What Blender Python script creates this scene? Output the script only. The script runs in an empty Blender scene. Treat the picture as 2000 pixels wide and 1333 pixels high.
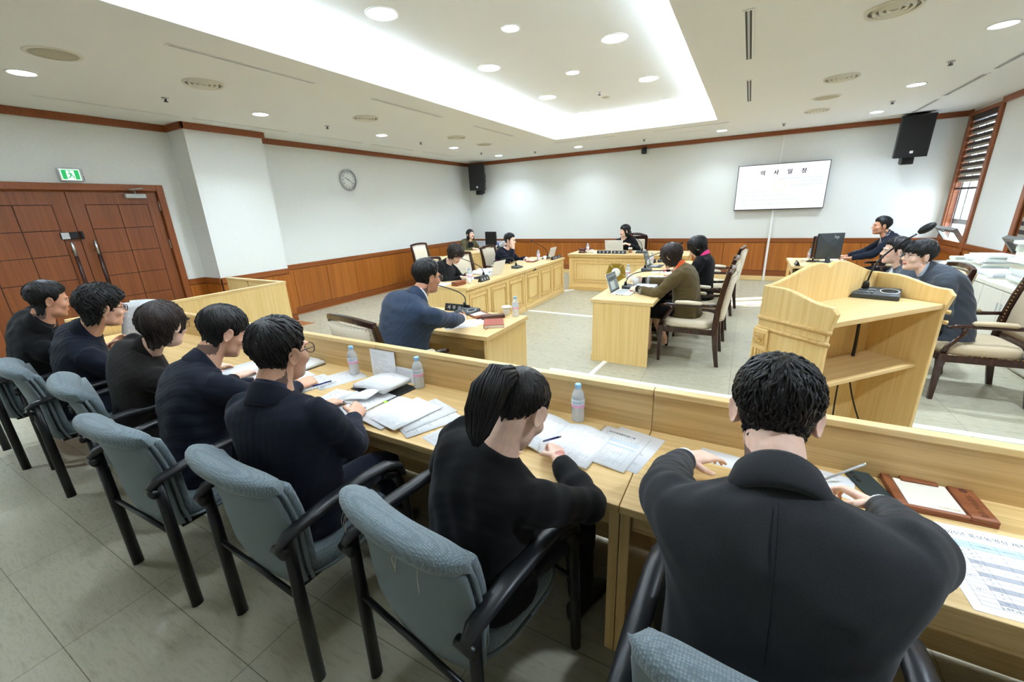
import bpy, bmesh, math, random
import numpy as np
from mathutils import Vector, Matrix, Quaternion, noise
PI = math.pi
SC = bpy.context.scene
COL = SC.collection
rnd = random.Random(7)

# ------------------------------------------------------------------ camera, sky, sun, exposure
cam_d = bpy.data.cameras.new('camera')
cam_d.sensor_width = 36.0
cam_d.lens = 804.24 * 36.0 / 2000.0
cam_d.clip_start = 0.02
cam = bpy.data.objects.new('camera', cam_d)
COL.objects.link(cam)
_yaw, _pitch, _roll = [math.radians(a) for a in (-29.399, 17.760, -2.3536)]
_cy, _sy, _cp, _sp = math.cos(_yaw), math.sin(_yaw), math.cos(_pitch), math.sin(_pitch)
_f = Vector((_sy * _cp, _cy * _cp, -_sp))
_r0 = Vector((_cy, -_sy, 0))
_u0 = _r0.cross(_f)
_r = math.cos(_roll) * _r0 + math.sin(_roll) * _u0
_u = -math.sin(_roll) * _r0 + math.cos(_roll) * _u0
cam.matrix_world = Matrix(((_r.x, _u.x, -_f.x, 0), (_r.y, _u.y, -_f.y, 0), (_r.z, _u.z, -_f.z, 1.70), (0, 0, 0, 1)))
SC.camera = cam

SC.view_settings.view_transform = 'Standard'
SC.view_settings.look = 'None'
SC.view_settings.gamma = 1.0
SC.view_settings.use_curve_mapping = False
SC.view_settings.exposure = 1.86
SC.cycles.max_bounces = 8
SC.cycles.diffuse_bounces = 4
SC.cycles.glossy_bounces = 3
SC.cycles.transmission_bounces = 6
SC.cycles.transparent_max_bounces = 8
SC.cycles.sample_clamp_indirect = 6.0
SC.cycles.caustics_reflective = False
SC.cycles.caustics_refractive = False

world = bpy.data.worlds.new('sky')
SC.world = world
world.use_nodes = True
_nt = world.node_tree
_nt.nodes.clear()
_o = _nt.nodes.new('ShaderNodeOutputWorld')
_b = _nt.nodes.new('ShaderNodeBackground')
_b.inputs[0].default_value = (0.72, 0.90, 1.12, 1)
_b.inputs[1].default_value = 4.0
_nt.links.new(_b.outputs[0], _o.inputs[0])

sun_d = bpy.data.lights.new('sun', 'SUN')
sun_d.energy = 13.0
sun_d.angle = math.radians(0.6)
sun_d.color = (1.0, 0.95, 0.86)
sun = bpy.data.objects.new('sun', sun_d)
COL.objects.link(sun)
sun.location = (12, 14, 8)
sun.rotation_euler = Vector((-1.0, -0.58, -0.509)).to_track_quat('-Z', 'Y').to_euler()
COVE_STRENGTH = 13.0        # the hidden light troughs round the raised ceiling
LAMP_STRENGTH = 30.0        # the round recessed lamps

# ------------------------------------------------------------------ mesh helpers
def S(r, g, b):
    c = []
    for v in (r, g, b):
        v /= 255.0
        c.append(v / 12.92 if v <= 0.04045 else ((v + 0.055) / 1.055) ** 2.4)
    return tuple(c)

class MB:
    """Collects shapes; build() links them as ONE mesh object."""
    def __init__(s):
        s.v = []; s.f = []; s.m = []; s.sm = []
    def add(s, vs, fs, mi=0, smooth=False, M=None):
        o = len(s.v)
        for p in vs:
            p = Vector(p)
            s.v.append(tuple(M @ p) if M is not None else tuple(p))
        for q in fs:
            s.f.append([i + o for i in q]); s.m.append(mi); s.sm.append(smooth)
        return s
    def box(s, x0, x1, y0, y1, z0, z1, mi=0, M=None):
        vs = [(x, y, z) for z in (z0, z1) for y in (y0, y1) for x in (x0, x1)]
        return s.add(vs, [(0, 2, 3, 1), (4, 5, 7, 6), (0, 1, 5, 4), (2, 6, 7, 3), (0, 4, 6, 2), (1, 3, 7, 5)], mi, False, M)
    def cbox(s, c, d, mi=0, M=None):
        return s.box(c[0] - d[0] / 2, c[0] + d[0] / 2, c[1] - d[1] / 2, c[1] + d[1] / 2, c[2] - d[2] / 2, c[2] + d[2] / 2, mi, M)
    def loft(s, rings, mi=0, smooth=True, caps=True, closed=True, M=None):
        n = len(rings[0]); vs = [p for r in rings for p in r]; fs = []
        for i in range(len(rings) - 1):
            for j in range(n if closed else n - 1):
                k = (j + 1) % n
                fs.append((i * n + j, i * n + k, (i + 1) * n + k, (i + 1) * n + j))
        if caps and closed:
            fs.append(tuple(reversed(range(n)))); fs.append(tuple((len(rings) - 1) * n + j for j in range(n)))
        return s.add(vs, fs, mi, smooth, M)
    def tube(s, pts, r, n=8, mi=0, caps=True, M=None, smooth=True, flat=1.0, up=None):
        pts = [Vector(p) for p in pts]
        rs = r if isinstance(r, (list, tuple)) else [r] * len(pts)
        rings = []; nrm = None
        for i, p in enumerate(pts):
            a = pts[max(i - 1, 0)]; b = pts[min(i + 1, len(pts) - 1)]
            t = (b - a).normalized()
            if nrm is None:
                w = Vector(up) if up else (Vector((0, 0, 1)) if abs(t.z) < 0.9 else Vector((1, 0, 0)))
                nrm = (w - t * w.dot(t)).normalized()
            else:
                nrm = (nrm - t * nrm.dot(t)).normalized()
            bi = t.cross(nrm)
            rings.append([p + (nrm * math.cos(2 * PI * j / n) * flat + bi * math.sin(2 * PI * j / n)) * rs[i] for j in range(n)])
        return s.loft(rings, mi, smooth, caps, True, M)
    def lathe(s, prof, n=24, mi=0, M=None, smooth=True, caps=True):
        rings = [[(r * math.cos(2 * PI * j / n), r * math.sin(2 * PI * j / n), z) for j in range(n)] for r, z in prof]
        return s.loft(rings, mi, smooth, caps, True, M)
    def prism(s, poly, h0, h1, mi=0, M=None, smooth=False):
        """outline in local xy, extruded along z"""
        n = len(poly)
        vs = [(x, y, h0) for x, y in poly] + [(x, y, h1) for x, y in poly]
        fs = [tuple(reversed(range(n))), tuple(range(n, 2 * n))] + [(j, (j + 1) % n, n + (j + 1) % n, n + j) for j in range(n)]
        return s.add(vs, fs, mi, smooth, M)
    def ball(s, c, r, n=12, mi=0, M=None):
        r = (r, r, r) if not isinstance(r, (tuple, list)) else r
        m = max(6, n // 2 + 2); rings = []
        for i in range(m + 1):
            a = -PI / 2 + PI * i / m; a = max(-1.53, min(1.53, a))
            rings.append([(c[0] + r[0] * math.cos(a) * math.cos(2 * PI * j / n), c[1] + r[1] * math.cos(a) * math.sin(2 * PI * j / n), c[2] + r[2] * math.sin(a)) for j in range(n)])
        return s.loft(rings, mi, True, True, True, M)
    def grid(s, rows, mi=0, smooth=True, M=None):
        n = len(rows[0])
        return s.add([p for r in rows for p in r], [(i * n + j, i * n + j + 1, (i + 1) * n + j + 1, (i + 1) * n + j) for i in range(len(rows) - 1) for j in range(n - 1)], mi, smooth, M)
    def sheet(s, rows, t, mi=0, smooth=True, M=None):
        """a thin sheet with real thickness t (rows of points, offset downwards)"""
        top = rows; bot = [[(p[0], p[1], p[2] - t) for p in r] for r in rows]
        n = len(rows[0]); m = len(rows)
        vs = [p for r in top for p in r] + [p for r in bot for p in r]
        o = n * m; fs = []
        for i in range(m - 1):
            for j in range(n - 1):
                a, b, c, d = i * n + j, i * n + j + 1, (i + 1) * n + j + 1, (i + 1) * n + j
                fs.append((a, b, c, d)); fs.append((o + d, o + c, o + b, o + a))
        rim = [j for j in range(n)] + [i * n + n - 1 for i in range(1, m)] + [(m - 1) * n + j for j in range(n - 2, -1, -1)] + [i * n for i in range(m - 2, 0, -1)]
        for q in range(len(rim)):
            a, b = rim[q], rim[(q + 1) % len(rim)]
            fs.append((b, a, o + a, o + b))
        return s.add(vs, fs, mi, smooth, M)
    def mesh(s, name, mats):
        me = bpy.data.meshes.new(name)
        me.from_pydata(s.v, [], s.f)
        for m in (mats if isinstance(mats, (list, tuple)) else [mats]):
            me.materials.append(m)
        me.polygons.foreach_set('material_index', s.m)
        me.polygons.foreach_set('use_smooth', s.sm)
        me.update()
        return me

def tag(o, label=None, cat=None, group=None, kind=None):
    if label: o['label'] = label
    if cat: o['category'] = cat
    if group: o['group'] = group
    if kind: o['kind'] = kind
    return o

def fix_normals(me):
    bm = bmesh.new(); bm.from_mesh(me)
    bmesh.ops.recalc_face_normals(bm, faces=bm.faces)
    bm.to_mesh(me); bm.free()

def obj(name, mb, mats, parent=None, bev=0, seg=2, loc=None, rot=None, ang=35):
    me = mb if isinstance(mb, bpy.types.Mesh) else mb.mesh(name, mats)
    fix_normals(me)
    o = bpy.data.objects.new(name, me)
    COL.objects.link(o)
    if parent is not None: o.parent = parent
    if loc: o.location = loc
    if rot: o.rotation_euler = rot
    if bev:
        b = o.modifiers.new('bevel', 'BEVEL')
        b.width = bev; b.segments = seg; b.limit_method = 'ANGLE'; b.angle_limit = math.radians(ang)
        b.harden_normals = False
    return o

def thing(name, label, cat, loc=(0, 0, 0), rotz=0.0, group=None):
    o = bpy.data.objects.new(name, None)
    COL.objects.link(o)
    o.empty_display_size = 0.1
    o.location = loc; o.rotation_euler = (0, 0, rotz)
    return tag(o, label, cat, group)

def copy_thing(src, loc, rotz=0.0, label=None, group=None):
    r = src.copy(); COL.objects.link(r)
    r.location = loc; r.rotation_euler = (0, 0, rotz)
    if label: r['label'] = label
    if group: r['group'] = group
    def rec(a, b):
        for ch in list(a.children):
            c = ch.copy(); COL.objects.link(c); c.parent = b
            c.matrix_parent_inverse = ch.matrix_parent_inverse.copy()
            rec(ch, c)
    rec(src, r)
    return r

def struct(name, mb, mats, parent=None, bev=0):
    o = obj(name, mb, mats, parent, bev)
    if parent is None: o['kind'] = 'structure'
    return o

_txt = {}
def text_geo(body, size=1.0, extrude=0.0, align='CENTER', spacing=1.0):
    key = (body, size, extrude, align, spacing)
    if key not in _txt:
        c = bpy.data.curves.new('lettering', 'FONT')
        c.body = body; c.size = size; c.extrude = extrude; c.align_x = align; c.align_y = 'CENTER'
        c.space_character = spacing; c.resolution_u = 3
        o = bpy.data.objects.new('lettering', c); COL.objects.link(o)
        bpy.context.view_layer.update()
        me = bpy.data.meshes.new_from_object(o.evaluated_get(bpy.context.evaluated_depsgraph_get()))
        _txt[key] = ([tuple(v.co) for v in me.vertices], [tuple(p.vertices) for p in me.polygons])
        bpy.data.objects.remove(o); bpy.data.curves.remove(c); bpy.data.meshes.remove(me)
    return _txt[key]

def lettering(mb, body, size, M, mi=0, extrude=0.0006, align='CENTER', spacing=1.0, bend=None):
    vs, fs = text_geo(body, size, extrude, align, spacing)
    if bend: vs = [bend(p) for p in vs]
    return mb.add(vs, fs, mi, False, M)

def frame(o, ex, ey, ez=None):
    """matrix whose local axes are ex, ey, ez at origin o"""
    ex = Vector(ex).normalized(); ey = Vector(ey).normalized()
    ez = Vector(ez).normalized() if ez is not None else ex.cross(ey)
    return Matrix(((ex.x, ey.x, ez.x, o[0]), (ex.y, ey.y, ez.y, o[1]), (ex.z, ey.z, ez.z, o[2]), (0, 0, 0, 1)))

def T(x=0, y=0, z=0, rz=0.0, rx=0.0, ry=0.0):
    return Matrix.Translation((x, y, z)) @ Matrix.Rotation(rz, 4, 'Z') @ Matrix.Rotation(ry, 4, 'Y') @ Matrix.Rotation(rx, 4, 'X')
# ------------------------------------------------------------------ materials
def mat(name, col=(0.8, 0.8, 0.8), rough=0.5, metal=0.0, emit=None, estr=0.0, spec=0.5, trans=0.0, ior=1.45, alpha=1.0, sheen=0.0, coat=0.0):
    m = bpy.data.materials.new(name); m.use_nodes = True
    b = m.node_tree.nodes['Principled BSDF']
    b.inputs['Base Color'].default_value = (*col, 1)
    b.inputs['Roughness'].default_value = rough
    b.inputs['Metallic'].default_value = metal
    b.inputs['Specular IOR Level'].default_value = spec
    b.inputs['Transmission Weight'].default_value = trans
    b.inputs['IOR'].default_value = ior
    b.inputs['Alpha'].default_value = alpha
    b.inputs['Sheen Weight'].default_value = sheen
    b.inputs['Coat Weight'].default_value = coat
    if emit:
        b.inputs['Emission Color'].default_value = (*emit, 1)
        b.inputs['Emission Strength'].default_value = estr
    return m

def nodes(m):
    nt = m.node_tree
    return nt, nt.nodes, nt.links, nt.nodes['Principled BSDF']

def coords(nt, which='Object', scale=(1, 1, 1), rot=(0, 0, 0)):
    tc = nt.nodes.new('ShaderNodeTexCoord'); mp = nt.nodes.new('ShaderNodeMapping')
    mp.inputs['Scale'].default_value = scale; mp.inputs['Rotation'].default_value = rot
    nt.links.new(tc.outputs[which], mp.inputs['Vector'])
    return mp.outputs['Vector']

def ramp(nt, fac, stops):
    r = nt.nodes.new('ShaderNodeValToRGB')
    el = r.color_ramp.elements
    while len(el) < len(stops): el.new(0.5)
    for e, (p, c) in zip(el, stops):
        e.position = p; e.color = (*c, 1)
    nt.links.new(fac, r.inputs['Fac'])
    return r.outputs['Color']

def noise_tex(nt, vec, scale, detail=3.0, rough=0.5, dist=0.0):
    n = nt.nodes.new('ShaderNodeTexNoise')
    n.inputs['Scale'].default_value = scale; n.inputs['Detail'].default_value = detail
    n.inputs['Roughness'].default_value = rough; n.inputs['Distortion'].default_value = dist
    nt.links.new(vec, n.inputs['Vector'])
    return n.outputs['Fac']

def bump(nt, b, height, strength=0.2, dist=0.01):
    bp = nt.nodes.new('ShaderNodeBump')
    bp.inputs['Strength'].default_value = strength; bp.inputs['Distance'].default_value = dist
    nt.links.new(height, bp.inputs['Height'])
    nt.links.new(bp.outputs['Normal'], b.inputs['Normal'])

def mix(nt, a, b_, fac, mode='MULTIPLY'):
    m = nt.nodes.new('ShaderNodeMix'); m.data_type = 'RGBA'; m.blend_type = mode
    m.inputs[0].default_value = fac if not hasattr(fac, 'is_linked') else 0
    if hasattr(fac, 'is_linked'): nt.links.new(fac, m.inputs[0])
    nt.links.new(a, m.inputs[6])
    if hasattr(b_, 'is_linked'): nt.links.new(b_, m.inputs[7])
    else: m.inputs[7].default_value = (*b_, 1)
    return m.outputs[2]

def wood(name, light, dark, axis='Z', rough=0.35, scale=1.0, coat=0.15, contrast=1.0, blotch=0.25):
    """straight-grained veneer; the grain runs along AXIS of the object"""
    m = mat(name, light, rough, coat=coat); nt, N, L, b = nodes(m)
    sc = {'X': (1.2, 60, 60), 'Y': (60, 1.2, 60), 'Z': (60, 60, 1.2)}[axis]
    v = coords(nt, 'Object', tuple(q * scale for q in sc))
    f1 = noise_tex(nt, v, 1.0, 4.0, 0.6)
    sc2 = {'X': (.5, 6, 6), 'Y': (6, .5, 6), 'Z': (6, 6, .5)}[axis]
    v2 = coords(nt, 'Object', tuple(q * scale for q in sc2))
    f2 = noise_tex(nt, v2, 1.0, 2.0, 0.5, 0.4)
    c1 = ramp(nt, f1, [(0.5 - 0.22 / contrast, dark), (0.5 + 0.12 / contrast, light)])
    d = tuple(1 - blotch * (1 - q) for q in (0.72, 0.62, 0.5))
    c2 = ramp(nt, f2, [(0.3, d), (0.65, (1, 1, 1))])
    c = mix(nt, c1, c2, 1.0)
    L.new(c, b.inputs['Base Color'])
    bump(nt, b, f1, 0.06, 0.002)
    return m

def cloth(name, col, rough=0.9, weave=900.0, strength=0.15, var=0.12, sheen=0.15):
    m = mat(name, col, rough, spec=0.2, sheen=sheen); nt, N, L, b = nodes(m)
    v = coords(nt, 'Object')
    f = noise_tex(nt, v, weave, 2.0)
    g = noise_tex(nt, v, 14.0, 3.0)
    c = ramp(nt, f, [(0.3, tuple(q * (1 - var) for q in col)), (0.7, tuple(min(1, q * (1 + var) + 0.002) for q in col))])
    L.new(c, b.inputs['Base Color'])
    ad = nt.nodes.new('ShaderNodeMath'); ad.operation = 'MULTIPLY_ADD'; ad.inputs[1].default_value = 0.35
    L.new(f, ad.inputs[0]); L.new(g, ad.inputs[2])
    bump(nt, b, ad.outputs[0], strength, 0.006)
    return m

OAK = wood('pale oak veneer', S(242, 212, 150), S(230, 194, 124), 'Z', blotch=0.10)
OAK_X = wood('pale oak veneer lengthwise', S(236, 206, 150), S(220, 184, 120), 'X', blotch=0.12)
OAK_Y = wood('pale oak veneer crosswise', S(236, 206, 150), S(220, 184, 120), 'Y', blotch=0.12)
OAK_D = wood('pale oak moulding', S(226, 190, 126), S(206, 164, 96), 'X', blotch=0.12)
OAK_B = wood('bench oak veneer', S(222, 190, 132), S(196, 158, 98), 'X', rough=.5, coat=0, blotch=0.18, contrast=0.9)
OAK_BZ = wood('bench oak veneer upright', S(222, 186, 124), S(196, 156, 92), 'Z', blotch=0.18)
BROWN = wood('reddish brown panelling', S(180, 106, 38), S(140, 78, 22), 'Z', rough=0.4, scale=0.5, contrast=0.75, blotch=0.45)
BROWN_X = wood('reddish brown rail', S(148, 82, 32), S(118, 62, 22), 'X', rough=0.4, scale=0.6)
BROWN_Y = wood('reddish brown rail crosswise', S(148, 82, 32), S(118, 62, 22), 'Y', rough=0.4, scale=0.6)
DOORW = wood('door veneer', S(140, 80, 42), S(110, 58, 28), 'Z', rough=0.4, scale=0.7, contrast=0.7)
GROOVE = mat('dark groove', S(60, 30, 12), 0.8)
CORNICE = wood('cornice wood', S(150, 84, 40), S(126, 66, 30), 'X', rough=0.45)
MAHOG = wood('dark mahogany', S(58, 30, 22), S(38, 18, 14), 'Z', rough=0.22, coat=0.4)

def wall_paint():
    m = mat('off white wallpaper', S(226, 227, 221), 0.85, spec=0.2); nt, N, L, b = nodes(m)
    v = coords(nt, 'Object', (40, 40, 160)); f = noise_tex(nt, v, 1.0, 3.0)
    c = ramp(nt, f, [(0.3, S(221, 222, 216)), (0.7, S(230, 231, 225))]); L.new(c, b.inputs['Base Color'])
    bump(nt, b, f, 0.08, 0.003)
    return m
WALL = wall_paint()
CEIL = mat('matt white ceiling', S(236, 236, 232), 0.95, spec=0.1)
WHITE = mat('white plastic', S(236, 236, 232), 0.4)
CREAMM = mat('cream painted metal', S(226, 222, 208), 0.45)

def floor_mat():
    m = mat('vinyl floor', S(205, 200, 180), 0.28, spec=0.4); nt, N, L, b = nodes(m)
    v = coords(nt, 'Object')
    br = N.new('ShaderNodeTexBrick'); br.offset = 0.0; br.squash = 1.0
    br.inputs['Scale'].default_value = 1.0; br.inputs['Brick Width'].default_value = 0.79; br.inputs['Row Height'].default_value = 0.325
    br.inputs['Mortar Size'].default_value = 0.0015; br.inputs['Mortar Smooth'].default_value = 0.0; br.inputs['Bias'].default_value = 0.0
    br.inputs['Color1'].default_value = (1, 1, 1, 1); br.inputs['Color2'].default_value = (0.94, 0.94, 0.93, 1); br.inputs['Mortar'].default_value = (0.36, 0.34, 0.30, 1)
    mp = N.new('ShaderNodeMapping'); mp.inputs['Location'].default_value = (2.34, -0.165, 0)
    tc = N.new('ShaderNodeTexCoord'); L.new(tc.outputs['Object'], mp.inputs['Vector']); L.new(mp.outputs['Vector'], br.inputs['Vector'])
    vs = coords(nt, 'Object', (9, 46, 1)); f1 = noise_tex(nt, vs, 1.0, 6.0, 0.65)
    f2 = noise_tex(nt, v, 1.3, 4.0)
    c1 = ramp(nt, f1, [(0.28, S(160, 154, 132)), (0.5, S(180, 175, 153)), (0.75, S(190, 186, 167))])
    c2 = ramp(nt, f2, [(0.3, (0.92, 0.92, 0.90)), (0.7, (1, 1, 1))])
    c = mix(nt, mix(nt, c1, c2, 1.0), br.outputs['Color'], 1.0)
    L.new(c, b.inputs['Base Color'])
    r = ramp(nt, f1, [(0.2, (0.36,) * 3), (0.8, (0.22,) * 3)]); L.new(r, b.inputs['Roughness'])
    bump(nt, b, br.outputs['Fac'], -0.15, 0.001)
    return m
FLOOR = floor_mat()
FLOORB = wood('brown floor edging', S(170, 118, 74), S(150, 98, 58), 'Y', rough=0.3, scale=0.6)

BLACKP = mat('black plastic', S(24, 24, 26), 0.4)
BLACKM = mat('black speaker grille', S(18, 18, 19), 0.6)
BLACKT = mat('black tube metal', S(20, 20, 22), 0.32, spec=0.5)
ARMP = mat('black armrest pad', S(34, 35, 38), 0.35)
DGREY = mat('dark grey plastic', S(62, 66, 68), 0.45)
MGREY = mat('mid grey plastic', S(110, 114, 114), 0.45)
LGREY = mat('light grey plastic', S(190, 192, 192), 0.4)
STEEL = mat('brushed steel', S(190, 190, 190), 0.3, metal=1.0)
CHROME = mat('bright metal', S(220, 220, 222), 0.15, metal=1.0)
BRASS = mat('brass nails', S(190, 150, 80), 0.3, metal=1.0)
ALU = mat('window aluminium', S(132, 134, 132), 0.4, metal=0.3)

def chair_cloth():
    m = mat('blue grey honeycomb chair cloth', S(126, 144, 152), 0.85, spec=0.2, sheen=0.3); nt, N, L, b = nodes(m)
    v = coords(nt, 'Object')
    vo = N.new('ShaderNodeTexVoronoi'); vo.inputs['Scale'].default_value = 150.0; vo.feature = 'F1'
    vo.inputs['Randomness'].default_value = 0.25
    L.new(v, vo.inputs['Vector'])
    c = ramp(nt, vo.outputs['Distance'], [(0.15, S(138, 152, 158)), (0.62, S(104, 118, 124))]); L.new(c, b.inputs['Base Color'])
    inv = N.new('ShaderNodeMath'); inv.operation = 'SUBTRACT'; inv.inputs[0].default_value = 1.0; L.new(vo.outputs['Distance'], inv.inputs[1])
    bump(nt, b, inv.outputs[0], 0.5, 0.003)
    return m
CHAIRC = chair_cloth()
CHAIRB = cloth('plain blue grey chair backing', S(114, 126, 130), 0.9, 400, 0.1, 0.06)
CREAM = cloth('cream upholstery', S(226, 214, 190), 0.8, 300, 0.08, 0.05)
TAUPE = cloth('beige velvet upholstery', S(186, 168, 138), 0.8, 300, 0.1, 0.06)
PAPER = mat('white paper', S(249, 249, 249), 0.8, spec=0.2)
PAPERC = mat('cream paper', S(236, 230, 214), 0.8, spec=0.2)
INK = mat('printed ink', S(70, 74, 82), 0.8)
INKL = mat('pale printed table tint', S(205, 214, 226), 0.8)
GLASS = mat('clear glass', (1, 1, 1), 0.02, trans=1.0, ior=1.45)
LENS = mat('spectacle lens', (0.95, 0.97, 0.97), 0.03, alpha=0.14, spec=0.6)
PETB = mat('clear bottle plastic', (0.93, 0.97, 1.0), 0.06, alpha=0.38, spec=0.8)
WATER = mat('water', (0.92, 0.97, 1.0), 0.03, alpha=0.25, spec=0.7)
CAPB = mat('pale blue cap', S(150, 198, 236), 0.4)
LABELW = mat('label film', S(226, 238, 246), 0.4)
LABELP = mat('label pink band', S(236, 170, 206), 0.4)
LABELB = mat('label lettering', S(70, 70, 150), 0.5)
LEATH = wood('brown leather-look desk set', S(150, 88, 52), S(120, 64, 36), 'X', rough=0.5, scale=0.5)
DLEATH = mat('dark brown desk set', S(92, 56, 42), 0.5)
REDBK = mat('reddish brown notebook cover', S(160, 80, 60), 0.55)
CUPW = mat('white paper cup', S(244, 242, 236), 0.6)
KRAFT = mat('brown coffee cup', S(150, 112, 78), 0.6)
PHONE = mat('dark phone case', S(46, 58, 60), 0.45)
GOLD = mat('gilt emblem', S(176, 150, 62), 0.35, metal=0.7)
GOLDF = mat('faint gilt print', S(206, 184, 120), 0.6)
MICRED = mat('lit red microphone ring', S(200, 30, 50), 0.4, emit=S(220, 40, 60), estr=0.06)

def screen_mat(name, col, s):
    s *= 0.26 if s < 5 else 1.0     # screens are seen at the same exposure as the room
    return mat(name, (0, 0, 0), 0.4, emit=col, estr=s)
TVWHITE = screen_mat('lit white slide', (1.0, 1.0, 1.0), 1.15)
TVINK = screen_mat('slide heading ink', S(22, 28, 60), 1.0)
TVPALE = screen_mat('slide pale blue lettering', S(196, 222, 240), 1.0)
TVCREAM = screen_mat('slide faint emblem', S(250, 244, 228), 1.05)
LAMPW = screen_mat('lamp diffuser', (0.80, 0.95, 1.14), LAMP_STRENGTH)
LAMPT = screen_mat('raised ceiling lamp diffuser', (0.84, 0.97, 1.10), LAMP_STRENGTH * .9)
COVE = screen_mat('cove light strip', (0.80, 0.95, 1.16), COVE_STRENGTH)
EXITG = screen_mat('lit exit green', S(40, 190, 100), 1.1)
EXITW = screen_mat('lit exit white', S(225, 255, 235), 1.4)
LAPS = screen_mat('laptop picture', S(150, 165, 165), 0.7)
LAPW = screen_mat('laptop page', S(205, 222, 214), 0.9)
LAPD = screen_mat('laptop dark window', S(90, 104, 106), 0.6)
LEDB = screen_mat('blue lamp', S(80, 90, 220), 1.0)

def page_mat(name, rows, cols, tint, seed, table=False):
    """a page of print: rows of grey word marks inside margins, in the sheet's own plane"""
    m = mat(name, S(241, 241, 241), 0.8, spec=0.15); nt, N, L, b = nodes(m)
    tc = N.new('ShaderNodeTexCoord')
    mp = N.new('ShaderNodeMapping'); mp.inputs['Location'].default_value = (seed * 1.7, seed * .37, 0); L.new(tc.outputs['UV'], mp.inputs['Vector'])
    sep = N.new('ShaderNodeSeparateXYZ'); L.new(tc.outputs['UV'], sep.inputs[0])
    def mth(op, a, b_=None, v=None):
        n = N.new('ShaderNodeMath'); n.operation = op
        L.new(a, n.inputs[0])
        if b_ is not None: L.new(b_, n.inputs[1])
        elif v is not None: n.inputs[1].default_value = v
        return n.outputs[0]
    row = mth('MULTIPLY', sep.outputs[1], v=rows)
    fr = mth('FRACT', row)
    line = mth('COMPARE', fr, v=0.5); line.node.inputs[2].default_value = 0.17
    fl = mth('FLOOR', row)
    cmb = N.new('ShaderNodeCombineXYZ'); L.new(mth('MULTIPLY', sep.outputs[0], v=cols), cmb.inputs[0]); L.new(mth('MULTIPLY', fl, v=3.7 + seed), cmb.inputs[1])
    n1 = noise_tex(nt, cmb.outputs[0], 1.0, 2.0)
    word = mth('GREATER_THAN', n1, v=0.47)
    cmb2 = N.new('ShaderNodeCombineXYZ'); L.new(mth('MULTIPLY', fl, v=0.31), cmb2.inputs[0]); cmb2.inputs[1].default_value = seed
    n2 = noise_tex(nt, cmb2.outputs[0], 1.0, 1.0)
    n2b = mth('MULTIPLY', n2, v=1.35)
    inx = mth('LESS_THAN', sep.outputs[0], n2b)
    inx2 = mth('GREATER_THAN', sep.outputs[0], v=0.09); inx3 = mth('LESS_THAN', sep.outputs[0], v=0.91)
    iny = mth('GREATER_THAN', sep.outputs[1], v=0.07); iny2 = mth('LESS_THAN', sep.outputs[1], v=0.90)
    q = line
    for w in (word, inx, inx2, inx3, iny, iny2): q = mth('MULTIPLY', q, w)
    if table:
        gx = mth('FRACT', mth('MULTIPLY', sep.outputs[0], v=7.0)); gy = mth('FRACT', mth('MULTIPLY', sep.outputs[1], v=rows * 0.6))
        g1 = mth('LESS_THAN', gx, v=0.05); g2 = mth('LESS_THAN', gy, v=0.09)
        g = mth('MAXIMUM', g1, g2)
        for w in (inx2, inx3, iny, iny2): g = mth('MULTIPLY', g, w)
        q = mth('MAXIMUM', mth('MULTIPLY', q, v=0.8), mth('MULTIPLY', g, v=0.55))
    q = mth('MULTIPLY', q, v=0.5)
    mx = N.new('ShaderNodeMix'); mx.data_type = 'RGBA'; L.new(q, mx.inputs[0])
    mx.inputs[6].default_value = (*S(249, 249, 249), 1); mx.inputs[7].default_value = (*tint, 1)
    L.new(mx.outputs[2], b.inputs['Base Color'])
    return m
PAGES = [page_mat('printed page of text', 34, 42, S(96, 100, 110), 1.0), page_mat('printed page with a table', 30, 40, S(110, 118, 134), 2.3, True),
         page_mat('printed page of short lines', 26, 34, S(90, 96, 108), 3.1), page_mat('printed page with a fine table', 44, 50, S(130, 136, 150), 4.4, True)]
# ------------------------------------------------------------------ the room
XL, XR, YB, YF, H = -7.13, 3.08, 10.5, -1.9, 2.97
struct('floor', MB().box(XL - .3, XR + .4, YF - .2, YB + .3, -0.08, 0), FLOOR)
struct('floor_edging', MB().box(XL, XL + .10, 4.36, YB, 0.0, 0.0015).prism([(-6.72, 4.26), (-6.20, 4.26), (-6.24, 4.02), (-6.72, 3.80)], 0.0, 0.0015), FLOORB)

struct('wall_left', MB().box(XL - .2, XL, YF - .2, 1.02, 0, H).box(XL - .2, XL, 3.0, YB + .2, 0, H).box(XL - .2, XL, 1.02, 3.0, 2.2, H).box(XL - .2, XL - .15, 1.02, 3.0, 0, 2.2), WALL)
struct('wall_pillar', MB().box(XL, -6.70, 3.24, 4.30, 0, H), WALL)
struct('wall_back', MB().box(XL - .2, XR + .4, YB, YB + .2, 0, H), WALL)
struct('wall_front', MB().box(XL - .2, XR + .4, YF - .2, YF, 0, H), WALL)
WIN = [(9.36, 10.36), (6.98, 8.02), (4.60, 5.64), (2.22, 3.26), (-0.16, 0.88)]
SILL, WTOP, WT = 0.74, 2.90, 0.30
wr = MB().box(XR, XR + WT, YF, YB, 0, SILL).box(XR, XR + WT, YF, YB, WTOP, H)
e = [YF] + [q for w in reversed(WIN) for q in w] + [YB]
for i in range(0, len(e), 2):
    wr.box(XR, XR + WT, e[i], e[i + 1], SILL, WTOP)
struct('wall_right', wr, WALL)

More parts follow.
